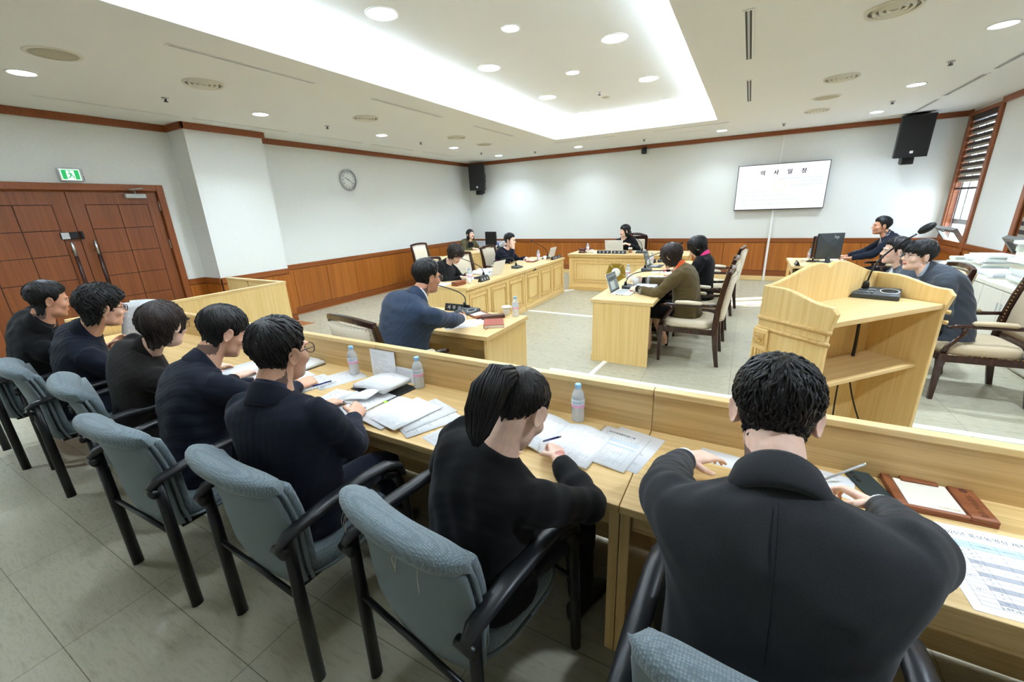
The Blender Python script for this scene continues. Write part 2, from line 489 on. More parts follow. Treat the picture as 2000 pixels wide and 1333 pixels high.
# ceiling with the raised tray
TX0, TX1, TY0, TY1, TZ = -3.50, -0.62, 0.45, 8.30, 3.27
c = MB()
c.box(XL - .2, TX0, YF - .2, YB + .2, H, H + .04).box(TX1, XR + .4, YF - .2, YB + .2, H, H + .04)
c.box(TX0, TX1, YF - .2, TY0, H, H + .04).box(TX0, TX1, TY1, YB + .2, H, H + .04)
LIP = 0.11
c.box(TX0 - .02, TX0, TY0 - .02, TY1 + .02, H + .04, H + LIP).box(TX1, TX1 + .02, TY0 - .02, TY1 + .02, H + .04, H + LIP)
c.box(TX0, TX1, TY0 - .02, TY0, H + .04, H + LIP).box(TX0, TX1, TY1, TY1 + .02, H + .04, H + LIP)
G = 0.27
c.box(TX0 - G - .03, TX0 - G, TY0 - G, TY1 + G, H + .04, TZ).box(TX1 + G, TX1 + G + .03, TY0 - G, TY1 + G, H + .04, TZ)
c.box(TX0 - G, TX1 + G, TY0 - G - .03, TY0 - G, H + .04, TZ).box(TX0 - G, TX1 + G, TY1 + G, TY1 + G + .03, H + .04, TZ)
c.box(TX0 - G - .03, TX1 + G + .03, TY0 - G - .03, TY1 + G + .03, TZ, TZ + .05)
struct('ceiling', c, CEIL)
cv = MB()
a, z0, z1 = 0.10, H + .042, H + .062
cv.box(TX0 - .20, TX0 - .20 + a, TY0 - .1, TY1 + .1, z0, z1).box(TX1 + .20 - a, TX1 + .20, TY0 - .1, TY1 + .1, z0, z1)
cv.box(TX0 - .1, TX1 + .1, TY0 - .20, TY0 - .20 + a, z0, z1).box(TX0 - .1, TX1 + .1, TY1 + .20 - a, TY1 + .20, z0, z1)
tag(obj('cove_light', cv, COVE), 'bright hidden light trough running round the raised tray ceiling', 'light')

# cornice, wainscot
def cornice_y(name, x, y0, y1, s):      # along a wall facing +-x
    struct(name, MB().box(min(x, x + s * .035), max(x, x + s * .035), y0, y1, H - .085, H), CORNICE, bev=.006)
cornice_y('trim_1', XL, YF, 3.24, 1)
cornice_y('trim_2', -6.70, 3.205, 4.335, 1)
struct('trim_3', MB().box(XL + .035, -6.665, 3.205, 3.24, H - .085, H), CORNICE, bev=.006)
cornice_y('trim_4', XL, 4.30, YB, 1)
struct('trim_5', MB().box(XL + .035, XR - .03, YB - .035, YB, H - .085, H), CORNICE, bev=.006)
for i in range(len(e) // 2):
    cornice_y('trim_%d' % (6 + i), XR, e[2 * i], e[2 * i + 1], -1)

HW = 0.90
def wains(name, p0, p1, nrm, pitch, start=0.0, back=False):
    """panelling from p0 to p1 on a wall whose face looks along nrm"""
    p0 = Vector(p0); p1 = Vector(p1); d = (p1 - p0); Ln = d.length; d.normalize(); n = Vector(nrm)
    M = Matrix(((d.x, n.x, 0, p0.x), (d.y, n.y, 0, p0.y), (0, 0, 1, 0), (0, 0, 0, 1)))
    b0 = 0.10 if back else 0.0
    rail = MB().box(0, Ln, 0, .030, HW - .085, HW, M=M)
    base = MB().box(0, Ln, 0, .026, b0, b0 + .115, M=M)
    dark = MB().box(0, Ln, 0, .010, b0, HW - .02, M=M)
    pan = MB(); x = -start if start else 0.0
    edges = [0.0]; q = start if start else pitch
    while q < Ln - .05: edges.append(q); q += pitch
    edges.append(Ln)
    for i in range(len(edges) - 1):
        pan.box(edges[i] + .004, edges[i + 1] - .004, 0, .018, b0 + .122, HW - .092, M=M)
    o = struct(name, rail, BROWN_X if abs(d.x) > .5 else BROWN_Y, bev=.004)
    ch = obj('baseboard_rail', base, BROWN_X if abs(d.x) > .5 else BROWN_Y, o, .004)
    obj('groove_backing', dark, GROOVE, o)
    obj('wood_panel', pan, BROWN, o, .0015)
    if back:
        obj('oak_plinth', MB().box(0, Ln, 0, .045, 0, .10, M=M), OAK_X, o, .008)
wains('baseboard_left', (XL, 4.30, 0), (XL, YB, 0), (1, 0, 0), .705, .35)
wains('baseboard_back', (XL + .03, YB, 0), (XR, YB, 0), (0, -1, 0), .80, .30, True)
wains('baseboard_pillar', (-6.70, 3.24, 0), (-6.70, 4.30, 0), (1, 0, 0), .53)
wains('baseboard_niche', (XL, 3.24, 0), (-6.70, 3.24, 0), (0, -1, 0), .43)
wains('baseboard_door', (XL, 3.0, 0), (XL, 3.24, 0), (1, 0, 0), .24)
for i in range(len(e) // 2):
    wains('baseboard_right' if i == 0 else 'baseboard_right.%03d' % i, (XR, e[2 * i + 1], 0), (XR, e[2 * i], 0), (-1, 0, 0), .65)
for i, (a, b) in enumerate(WIN):
    wains('baseboard_under_window' if i == 0 else 'baseboard_under_window.%03d' % i, (XR, b, 0), (XR, a, 0), (-1, 0, 0), .52)

# windows in the right wall
for i, (a, b) in enumerate(WIN):
    w = thing('window_%d' % (i + 1), None, None, (XR, (a + b) / 2, 0)); w['kind'] = 'structure'
    hw = (b - a) / 2
    fr = MB()
    for s in (-1, 1):
        y = s * hw
        fr.box(-.02, .07, min(y, y - s * .045), max(y, y - s * .045), SILL, WTOP)
        fr.box(-.035, .0, min(y + s * .06, y - s * .045), max(y + s * .06, y - s * .045), SILL - .03, H - .086)
    fr.box(-.035, .07, -hw, hw, WTOP - .035, WTOP + .02).box(-.05, .07, -hw - .06, hw + .06, SILL - .03, SILL + .03)
    obj('window_frame', fr, CORNICE, w, .006)
    sa = MB(); x0, x1 = .07, .13; h2 = hw - .045
    for (y0, y1, q0, q1) in ((-h2, h2, SILL + .03, SILL + .08), (-h2, h2, 1.16, 1.24), (-h2, h2, WTOP - .09, WTOP - .035), (-h2, -h2 + .05, SILL + .08, WTOP - .09), (h2 - .05, h2, SILL + .08, WTOP - .09), (h2 * .30, h2 * .30 + .035, 1.24, WTOP - .09)):
        sa.box(x0, x1, y0, y1, q0, q1)
    obj('sash', sa, ALU, w, .004)
    obj('pane', MB().box(.095, .101, -h2 + .05, h2 - .05, 1.24, WTOP - .09), LENS, w)
    # the lower vent, tipped inwards
    k = h2 - .06; vt = MB()
    V = Matrix.Translation((.07, 0, SILL + .09)) @ Matrix.Rotation(math.radians(-34), 4, 'Y')
    for (y0, y1, q0, q1) in ((-k, k, 0, .055), (-k, k, .285, .34), (-k, -k + .055, .055, .285), (k - .055, k, .055, .285)):
        vt.box(-.03, .03, y0, y1, q0, q1, M=V)
    vt.cbox((-.045, 0, .31), (.03, .10, .03), M=V)
    v = obj('vent_sash', vt, ALU, w, .006)
    obj('vent_pane', MB().box(-.004, .004, -k + .055, k - .055, .055, .285, M=V), LENS, v)

# striped blinds
BL_D = cloth('dark brown blind band', S(50, 36, 32), 0.9, 500, .1)
BL_G = cloth('grey sheer blind band', S(160, 152, 136), 0.9, 500, .1)
drops = [1.74, 0.86, 0.90, 0.90, 0.90]
blab = ['brown and grey striped blind half lowered over the window by the corner speaker', 'brown and grey striped blind lowered behind the tall stack of papers']
for i, (a, b) in enumerate(WIN):
    hw = (b - a) / 2 - .05; z = WTOP - .10; bot = drops[i]
    bl = thing('striped_blind', blab[min(i, 1)] if i < 2 else ['striped blind over the third window from the corner', 'striped blind over the fourth window from the corner', 'striped blind over the fifth window from the corner'][i - 2], 'blind', (XR + .015, (a + b) / 2, z))
    obj('blind_cassette', MB().box(-.03, .045, -hw, hw, -.02, .062), BL_D, bl, .01)
    fab = MB(); q = -.035
    while z + q - .105 > bot:
        fab.box(-.002, .002, -hw, hw, q - .054, q, 0).box(-.002, .002, -hw, hw, q - (.088 if i == 0 or (i == 2 and 2.1 < z + q < 2.3) else .107), q - .054, 1); q -= .105  # unseen blinds closed to stop stray sun, third left slit for lectern flecks
    for s in (-1, 1): fab.tube([(0, s * (hw - .03), -.02), (0, s * (hw - .03), bot - z)], .0015, 5, 0)
    obj('blind_fabric', fab, [BL_D, BL_G], bl)
    obj('bottom_rail', MB().box(-.012, .012, -hw, hw, bot - z - .02, bot - z + .012), BL_D, bl, .005)

# double door
door = thing('door_1', None, None, (XL, 2.01, 0)); door['kind'] = 'structure'
fr = MB()
for s in (-1, 1):
    fr.box(-.15, .03, min(s * .91, s * .99), max(s * .91, s * .99), 0, 2.20)
fr.box(-.15, .03, -.91, .91, 2.12, 2.20)
fr.box(-.15, -.01, -.91, .91, 2.105, 2.12)
obj('door_frame', fr, CORNICE, door, .008)
for s in (-1, 1):
    lf = MB().box(-.06, -.015, min(0.003 * s, s * .905), max(.003 * s, s * .905), .005, 2.104)
    leaf = obj('door_leaf', lf, DOORW, door, .003)
    pn = MB(); gr = MB()
    for cidx in range(2):
        for r in range(6):
            y0 = .145 + cidx * .315; z0 = 1.955 - (r + 1) * .29
            ys = sorted((s * (y0 + .004), s * (y0 + .311)))
            pn.box(-.016, -.011, ys[0], ys[1], z0 + .004, z0 + .286)
    ys = sorted((s * .141, s * .779)); gr.box(-.0155, -.0140, ys[0], ys[1], .211, 1.959)
    obj('panel_groove', gr, GROOVE, leaf)
    obj('door_panel', pn, DOORW, leaf, .003)
    hd = MB()
    Y = s * .105
    hd.tube([(.045, Y, 1.36), (.045, Y, 1.53)], .016, 12).tube([(.045, Y, .62), (.045, Y, .78)], .016, 12)
    for z in (1.42, .70): hd.tube([(-.015, Y, z), (.045, Y, z)], .010, 10)
    h = obj('pull_handle', hd, STEEL, leaf)
    obj('handle_grip', MB().tube([(.045, Y, .78), (.045, Y, 1.36)], .019, 14), mat('dark handle wood', S(52, 28, 22), .3), h)
    hg = MB()
    for z in (1.93, 1.42, .35): hg.tube([(-.008, s * .908, z - .06), (-.008, s * .908, z + .06)], .009, 8)
    obj('hinge', hg, STEEL, leaf)
lk = obj('door_lock', MB().box(-.015, .022, -.17, -.012, 1.56, 1.645), BLACKP, door, .012)
obj('lock_cover', MB().box(.022, .026, -.165, -.095, 1.565, 1.64), LGREY, lk, .004)
obj('lock_keypad', MB().box(.022, .0235, -.085, -.02, 1.57, 1.635), BLACKM, lk)
obj('lock_latch', MB().box(-.015, .03, .004, .034, 1.555, 1.65), BLACKP, door, .008)
cl = obj('door_closer', MB().box(-.015, .045, .55, .77, 2.03, 2.085), LGREY, door, .006)
obj('closer_arm', MB().tube([(.02, .66, 2.085), (.045, .66, 2.11), (.06, .60, 2.135), (.03, .74, 2.15), (.03, .76, 2.15)], .009, 8), STEEL, cl)
# ------------------------------------------------------------------ things on ceiling and walls
def downlight(x, y, z, r, label, group):
    t = thing('downlight', label, 'ceiling light', (x, y, z), 0, group)
    obj('trim_ring', MB().lathe([(r, .004), (r, -.006), (r * 1.16, -.006), (r * 1.2, -.001), (r * 1.2, .0), (r, .004)], 28, caps=False), WHITE, t)
    obj('diffuser', MB().lathe([(r, .004), (r, -.002), (r * .9, -.004), (.001, -.004)], 28), LAMPT if z > H else LAMPW, t)
    if z == H:
        ld = bpy.data.lights.new('downlight beam', 'AREA'); ld.shape = 'DISK'; ld.size = r * 1.7; ld.energy = 6.2 if x < -5 else 3.5 if y > 9 else 9.0; ld.spread = math.radians(125); ld.color = (.78, .93, 1.08)
        lo = bpy.data.objects.new('downlight_beam', ld); COL.objects.link(lo); lo.parent = t; lo.location = (0, 0, -.012)
    return t
ORD = ['first', 'second', 'third', 'fourth', 'fifth', 'sixth', 'seventh']
for i, y in enumerate((1.56, 3.62, 5.69, 7.72, 9.58)):
    downlight(-5.56, y, H, .085, '%s lit downlight from the door end in the ceiling row along the left wall' % ORD[i], 'downlights along the left wall')
for i, y in enumerate((9.44, 7.52, 5.41)):
    downlight(1.64, y, H, .085, '%s lit downlight from the screen wall in the ceiling row on the window side' % ORD[i], 'downlights on the window side')
for k, (x, y) in enumerate(((1.64, 3.36), (1.64, 1.30), (-5.56, -.50))):  # unseen lamps carrying the rows on, added to brighten the near end
    downlight(x, y, H, .085, ['lit downlight on the window side ceiling, level with the lectern', 'lit downlight on the window side ceiling, above the bench end', 'lit downlight near the wall behind the entrance door'][k], 'downlights near the viewer')
for x, l in ((-3.5, 'lit downlight in the low ceiling before the screen wall, left of the camera dome'), (-.62, 'lit downlight in the low ceiling just above the wall screen')):
    downlight(x, 9.59, H, .085, l, 'downlights before the screen wall')
for k, y in enumerate((1.40, 3.06, 4.74, 6.39, 7.83)):  # nearest lamp is out of view, added to light the bench
    downlight(-2.82, y, TZ, .115, '%s large lamp from the near end in the left row of the raised ceiling' % ORD[k], 'large lamps in the raised ceiling')
for k, y in enumerate((1.40, 3.06, 4.72, 6.37, 7.83)):  # two nearest lamps are out of view, added to light the front
    downlight(-1.36, y, TZ, .115, '%s large lamp from the near end in the right row of the raised ceiling' % ORD[k], 'large lamps in the raised ceiling')
for k, y in enumerate((3.92, 5.50)):
    downlight(-2.09, y, TZ, .075, ['small warm lamp on the middle line of the raised ceiling, nearer one', 'small warm lamp on the middle line of the raised ceiling, farther one'][k], 'small lamps in the raised ceiling')

def diffuser(x, y, label):
    t = thing('air_diffuser', label, 'air vent', (x, y, H), 0, 'round ring air diffusers')
    m = MB(); d = MB()
    for r in (.17, .125, .085, .045):
        m.lathe([(r, -.001), (r - .006, -.022), (r - .024, -.012), (r - .018, .0)], 28, caps=False)
    d.lathe([(.168, -.0005), (.168, -.003), (.001, -.003)], 28)
    obj('cone_rings', m, CREAMM, t); obj('vent_throat', d, mat('vent shade', S(150, 144, 130), .8) if 'VTH' not in globals() else VTH, t)
VTH = mat('vent throat', S(150, 144, 130), .8)
for k, y in enumerate((2.57, 4.59, 6.69)):
    diffuser(-4.74, y, '%s round ring air diffuser from the door end in the left ceiling border' % ORD[k])
for k, y in enumerate((4.45, 6.48, 8.57)):
    diffuser(.75, y, '%s ring air diffuser from the near end in the window side ceiling border' % ORD[k])
SPKG = mat('ceiling speaker mesh', S(188, 180, 158), .8)
for x, y, l in ((-4.80, 1.56, 'round beige ceiling speaker above the entrance door side'), (-4.84, 7.78, 'round beige ceiling speaker in the far left ceiling border'), (.75, 7.58, 'round beige ceiling speaker between two ring diffusers on the window side'), (-2.10, 6.95, 'small round grey detector in the raised ceiling')):
    t = thing('ceiling_speaker', l, 'ceiling speaker', (x, y, TZ if x == -2.10 else H)); r = .14 if x != -2.1 else .06
    obj('speaker_rim', MB().lathe([(r, 0), (r, -.008), (r * 1.2, -.004), (r * 1.22, 0)], 28, caps=False), CREAMM, t)
    obj('speaker_mesh', MB().lathe([(r, -.001), (r, -.006), (r * .5, -.009), (.001, -.010)], 28), SPKG, t)
def sprinkler(x, y, z, l):
    t = thing('sprinkler_head', l, 'sprinkler', (x, y, z), 0, 'sprinkler heads')
    obj('rosette', MB().lathe([(.035, 0), (.033, -.008), (.012, -.012), (.001, -.012)], 16), STEEL, t)
    obj('deflector', MB().lathe([(.006, -.012), (.006, -.035), (.022, -.036), (.022, -.039), (.001, -.039)], 14).tube([(-.014, 0, -.012), (-.016, 0, -.026), (-.006, 0, -.036)], .003, 6).tube([(.014, 0, -.012), (.016, 0, -.026), (.006, 0, -.036)], .003, 6), DGREY, t)
for k, y in enumerate((2.60, 4.62, 6.69, 8.8)):
    sprinkler(-5.57, y, H, '%s small metal sprinkler head from the door end along the left wall' % ORD[k])
for k, y in enumerate((6.49, 8.57)):
    sprinkler(1.65, y, H, ['metal sprinkler head on the window side, the one nearer the near end', 'metal sprinkler head on the window side, the one nearer the screen wall'][k])
for x, l in ((.38, 'metal sprinkler head above the wall screen'), (-2.06, 'metal sprinkler head above the small wall camera'), (-4.56, 'metal sprinkler head near the far left corner')):
    sprinkler(x, 9.57, H, l)
sprinkler(-2.10, 6.62, TZ, 'sprinkler head in the raised ceiling beside the grey detector')

SLOTD = mat('slot shade', S(70, 68, 60), .7)
def slot(x0, y0, x1, y1, w, label):
    t = thing('slot_diffuser', label, 'air vent', ((x0 + x1) / 2, (y0 + y1) / 2, H), 0, 'linear slot air vents')
    dx, dy = abs(x1 - x0) / 2 + (w if abs(x1 - x0) < .01 else 0), abs(y1 - y0) / 2 + (w if abs(y1 - y0) < .01 else 0)
    f = MB(); b = .016
    f.box(-dx - b, -dx, -dy - b, dy + b, -.006, 0).box(dx, dx + b, -dy - b, dy + b, -.006, 0).box(-dx, dx, -dy - b, -dy, -.006, 0).box(-dx, dx, dy, dy + b, -.006, 0)
    obj('slot_rim', f, CEIL, t)
    obj('slot_gap', MB().box(-dx, dx, -dy, dy, -.003, -.0005), SLOTD, t)
    obj('slot_blade', MB().box(-dx, dx, -dy, dy, -.006, -.0032) if dx > 9 else (MB().box(-dx * .35, dx * .35, -dy, dy, -.007, -.0032) if dx < dy else MB().box(-dx, dx, -dy * .35, dy * .35, -.007, -.0032)), LGREY, t)
for k, (a, b) in enumerate(((1.95, 3.18), (3.96, 5.21), (6.05, 7.29))):
    slot(-3.93, a, -3.93, b, .014, '%s slot air vent from the door end beside the raised ceiling' % ORD[k])
for k, (a, b) in enumerate(((1.80, 3.07), (3.26, 4.53), (4.76, 5.99), (6.24, 7.38), (7.73, 8.85))):
    slot(-6.38, a, -6.38, b, .010, '%s slim slot air vent from the door end along the left wall' % ORD[k])
for k, (a, b) in enumerate(((3.87, 5.09), (5.93, 7.12))):
    slot(-.16, a, -.16, b, .022, ['dark slot air vent right of the raised ceiling, the longer looking near one', 'dark slot air vent right of the raised ceiling, the far one'][k])
for k, (a, b) in enumerate(((5.55, 7.18), (7.41, 8.58), (8.85, 9.95))):
    slot(2.21, a, 2.21, b, .020, '%s slot air vent from the near end along the window wall' % ORD[k])
for k, (a, b) in enumerate(((-3.68, -2.44), (-1.71, -.47))):
    slot(a, 8.68, b, 8.68, .012, ['slim slot air vent behind the raised ceiling on the corner speaker side', 'slim slot air vent behind the raised ceiling on the wall screen side'][k])
tag(obj('access_hatch', MB().box(-1.55, -.85, 9.25, 9.72, H - .004, H), CEIL), 'flat square access hatch in the ceiling before the screen wall', 'hatch')

# exit sign above the door
ex = thing('exit_sign', 'lit green exit sign with running figure above the double door', 'exit sign', (XL, 2.10, 2.29))
obj('sign_housing', MB().box(0, .05, -.10, .12, -.07, .075), LGREY, ex, .008)
obj('sign_face', MB().box(.05, .054, -.085, .085, -.058, .062), EXITW, ex)
g = MB().box(.054, .0555, -.076, -.035, -.05, .054).box(.054, .0555, .035, .076, -.05, .054).box(.054, .0555, -.035, .035, .047, .054)
M = Matrix(((0, 0, 1, .054), (1, 0, 0, 0), (0, 1, 0, 0), (0, 0, 0, 1)))
def limb(p, q, w):
    d = (Vector(q) - Vector(p)).normalized(); n = Vector((-d.y, d.x)) * w / 2; p = Vector(p); q = Vector(q)
    return [tuple(p + n), tuple(p - n), tuple(q - n), tuple(q + n)]
for p, q, w in (((-.004, .022), (.004, -.006), .016), ((.004, -.006), (.022, -.018), .010), ((.022, -.018), (.022, -.040), .009), ((.0, -.006), (-.010, -.026), .010), ((-.010, -.026), (-.026, -.036), .009), ((-.004, .018), (-.022, .008), .007), ((.0, .018), (.018, .008), .007)):
    g.prism(limb(p, q, w), 0, .0015, M=M)
g.prism([(-.006 + .008 * math.cos(k * PI / 6), .035 + .008 * math.sin(k * PI / 6)) for k in range(12)], 0, .0015, M=M)
obj('running_figure', g, EXITG, ex)
obj('test_button', MB().tube([(.05, .108, -.02), (.054, .108, -.02)], .005, 8).tube([(.05, .108, -.045), (.054, .108, -.045)], .005, 8), BLACKP, ex)

# wall clock
ck = thing('wall_clock', 'round silver rimmed clock on the left wall', 'clock', (XL, 6.21, 2.385))
M = Matrix(((0, 0, 1, 0), (1, 0, 0, 0), (0, 1, 0, 0), (0, 0, 0, 1)))
R = .205
obj('clock_rim', MB().lathe([(R, 0), (R, .035), (R * .94, .05), (R * .86, .036), (R * .86, .02)], 40, caps=False, M=M), STEEL, ck)
obj('clock_face', MB().lathe([(R * .9, .012), (R * .9, .022), (.001, .022)], 40, M=M), mat('clock dial', S(238, 240, 236), .6), ck)
tk = MB()
for k in range(12):
    a = k * PI / 6
    Mk = M @ Matrix.Translation((R * .67 * math.sin(a), R * .67 * math.cos(a), .0225))
    lettering(tk, str(k or 12), .042, Mk, 0, .0006)
for k in range(60):
    a = k * PI / 30
    tk.cbox((0, R * .81, .0228), (.003 if k % 5 else .006, .010, .0012), M=M @ Matrix.Rotation(-a, 4, 'Z'))
obj('numerals', tk, BLACKP, ck)
hd = MB().cbox((0, R * .20, .026), (.010, R * .52, .002), M=M @ Matrix.Rotation(-math.radians(296), 4, 'Z')).cbox((0, R * .28, .029), (.007, R * .74, .002), M=M @ Matrix.Rotation(-math.radians(126), 4, 'Z')).lathe([(.009, .022), (.009, .032), (.001, .032)], 12, M=M)
obj('clock_hands', hd, BLACKP, ck)

# loudspeakers on the screen wall
def speaker(x, y, z, rz, tilt, w, h, d, label):
    t = thing('wall_speaker', label, 'speaker', (x, y, z), 0)
    M = Matrix.Rotation(rz, 4, 'Z') @ Matrix.Rotation(tilt, 4, 'X')
    poly = [(-w / 2, -d / 2), (w / 2, -d / 2), (w * .5, d * .05), (w * .28, d / 2), (-w * .28, d / 2), (-w * .5, d * .05)]
    obj('cabinet', MB().prism(poly, -h / 2, h / 2, M=M), BLACKP, t, .008)
    obj('grille', MB().box(-w * .47, w * .47, -d / 2 - .010, -d / 2, -h * .48, h * .48, M=M), BLACKM, t, .006)
    lg = MB().box(-.022, .022, -d / 2 - .013, -d / 2 - .010, -h * .40, -h * .34, M=M)
    l = obj('badge', lg, WHITE, t)
    hn = MB().cbox((w * .52, -d * .1, h * .04), (.012, .035, .10), M=M).cbox((w * .52, -d * .1, h * -.14), (.012, .035, .10), M=M)
    obj('handle_recess', hn, BLACKM, t)
    br = MB().cbox((0, .06, -h / 2 - .06), (.16, .12, .11)).cbox((0, .14, -h / 2 - .04), (.14, YB - y - .14 if YB - y > .2 else .06, .10)).cbox((-.05, .0, -h / 2 - .03), (.03, .05, .05)).cbox((.05, .0, -h / 2 - .03), (.03, .05, .05))
    obj('wall_bracket', br, BLACKP, t, .004)
speaker(-6.62, 10.20, 2.56, .42, .05, .42, .66, .34, 'black loudspeaker on the wall by the far left corner')
speaker(2.33, 10.15, 2.62, -.10, .10, .43, .66, .34, 'large black loudspeaker on the wall right of the screen')

# wall screen
tv = thing('wall_screen', 'wide wall screen showing a white agenda slide', 'screen', (.50, YB - .07, 1.92), 0)
TW, TH = 1.56, .885
obj('screen_bezel', MB().box(-TW / 2, TW / 2, -.03, .04, -TH / 2, TH / 2), BLACKP, tv, .004)
obj('screen_mount', MB().box(-.3, .3, .04, .07, -.2, .2), BLACKM, tv)
ps = obj('slide', MB().box(-TW / 2 + .012, TW / 2 - .012, -.0312, -.030, -TH / 2 + .018, TH / 2 - .012), TVWHITE, tv)
hm = MB(); pm = MB(); cm = MB()
def scr(x, z, d=0): return Matrix(((1, 0, 0, x), (0, 0, -1, -.0315 - d), (0, 1, 0, z), (0, 0, 0, 1)))
for k, ch in enumerate('의사일정'):
    for q in ((0, 0), (.003, 0), (0, .003), (-.003, 0)):
        lettering(hm, ch, .098, scr(-.33 + k * .232 + q[0], .27 + q[1]), 0, .0004)
obj('slide_heading', hm, TVINK, ps)
for z, s in ((.145, '제340회 의정부시의회 제2차 정례회'), (.083, '제1차 운영위원회'), (.021, '2025년 12월 2일(화) 10:00')):
    lettering(pm, s, .050, scr(.70, z), 0, .0004, 'RIGHT')
for z, s in ((-.085, '□ 제1항 「2026년도 예산안」'), (-.165, '□ 제2항 「2026년도 의회운영 기본일정안 협의의 건」'), (-.245, '□ 제3항 「의정부시의회 공무원 복무 조례 일부개정조례안」'), (-.325, '□ 제4항 「의정부시의회의장(葬)에 관한 조례 일부개정조례안」')):
    lettering(pm, s, .043, scr(-.70, z), 0, .0004, 'LEFT')
obj('slide_text', pm, TVPALE, ps)
Mc = scr(-.02, .0)
for k in range(5):
    a0, a1 = PI / 2 + k * 2 * PI / 5, PI / 2 + (k + 1) * 2 * PI / 5
    for r in (.13, .115):
        cm.prism(limb((r * math.cos(a0), r * math.sin(a0)), (r * math.cos(a1), r * math.sin(a1)), .008), 0, .0004, M=Mc)
obj('slide_emblem', cm, TVCREAM, ps)
tag(obj('cable_trunking', MB().box(.428, .468, YB - .050, YB - .046, 0.0, 1.49).box(.428, .468, YB - .046, YB, 1.0, 1.49).box(.428, .468, YB - .046, YB, .0, 1.0).box(.432, .464, YB - .02, YB, 2.36, H - .085), WHITE, bev=.003), 'white cable trunking running down the wall under and over the screen', 'cable duct')
pc = thing('wall_camera', 'small black camera on the screen wall below the cornice', 'camera', (-2.23, YB - .05, 2.87))
obj('camera_bracket', MB().box(-.05, .05, .0, .05, .02, .05).box(.05, .16, .03, .05, .03, .05), BLACKP, pc)
obj('camera_body', MB().lathe([(.055, -.09), (.06, -.04), (.06, 0), (.04, .02)], 20, M=T(0, -.04, 0)), BLACKP, pc)
obj('camera_lens', MB().ball((0, -.06, -.055), .045, 14).tube([(0, -.09, -.06), (0, -.108, -.062)], .022, 14), DGREY, pc)
# ------------------------------------------------------------------ desks
DT = .712
def bench(x0, x1, label):
    t = thing('conference_bench', label, 'desk', ((x0 + x1) / 2, 1.19, 0), 0, 'long front bench desks'); h = (x1 - x0) / 2 - .0015
    obj('tabletop', MB().box(-h, h, 0, .56, DT - .032, DT), OAK_B, t, .003)
    fp = MB().box(-h, h, .56, .585, 0.02, .888)
    p = obj('front_panel', fp, OAK_B, t, .002)
    obj('panel_cap', MB().box(-h, h, .553, .597, .888, .915), OAK_X, p, .003)
    for s in (-1, 1):
        obj('end_panel', MB().box(min(s * h, s * (h - .036)), max(s * h, s * (h - .036)), .018, .56, 0, DT - .032), OAK_BZ, t, .002)
    obj('drawer_rail', MB().box(-h + .036, h - .036, .05, .075, .595, .68).box(-h + .036, h - .036, .05, .45, .58, .595), OAK_B, t, .002)
    obj('modesty_panel', MB().box(-h + .036, h - .036, .50, .518, .16, .60), OAK_B, t)
    return t
for a, b, l in ((-5.16, -3.69, 'oak bench desk unit at the far left end against the low partition'), (-3.69, -1.98, 'oak bench desk unit where the woman in glasses and the man looking down sit'), (-1.98, -.275, 'oak bench desk unit covered with spread papers before the ponytailed woman'), (-.275, 1.43, 'oak bench desk unit with the brown memo tray, right of the seam'), (1.43, 3.0, 'oak bench desk unit furthest right beyond the sheet with the table')):
    bench(a, b, l)
def partition(x0, x1, y0, y1, label, m):
    cx, cy = (x0 + x1) / 2, (y0 + y1) / 2
    t = thing('low_partition', label, 'partition', (cx, cy, 0), 0, 'low oak partitions')
    a, b = (x1 - x0) / 2, (y1 - y0) / 2
    obj('partition_board', MB().box(-a, a, -b, b, 0, .888), OAK, t)
    obj('partition_cap', MB().box(-a - .006, a + .006, -b - .006, b + .006, .888, .92), m, t, .003)
partition(-5.235, -5.195, 1.19, 3.26, 'low oak partition with a pale cap running from the bench towards the pillar', OAK_Y)
partition(-5.98, -5.243, 3.222, 3.26, 'low oak partition turning the corner towards the left wall', OAK_X)
partition(-6.50, -5.994, 3.215, 3.267, 'short low oak partition closing the corner beside the pillar', OAK_X)

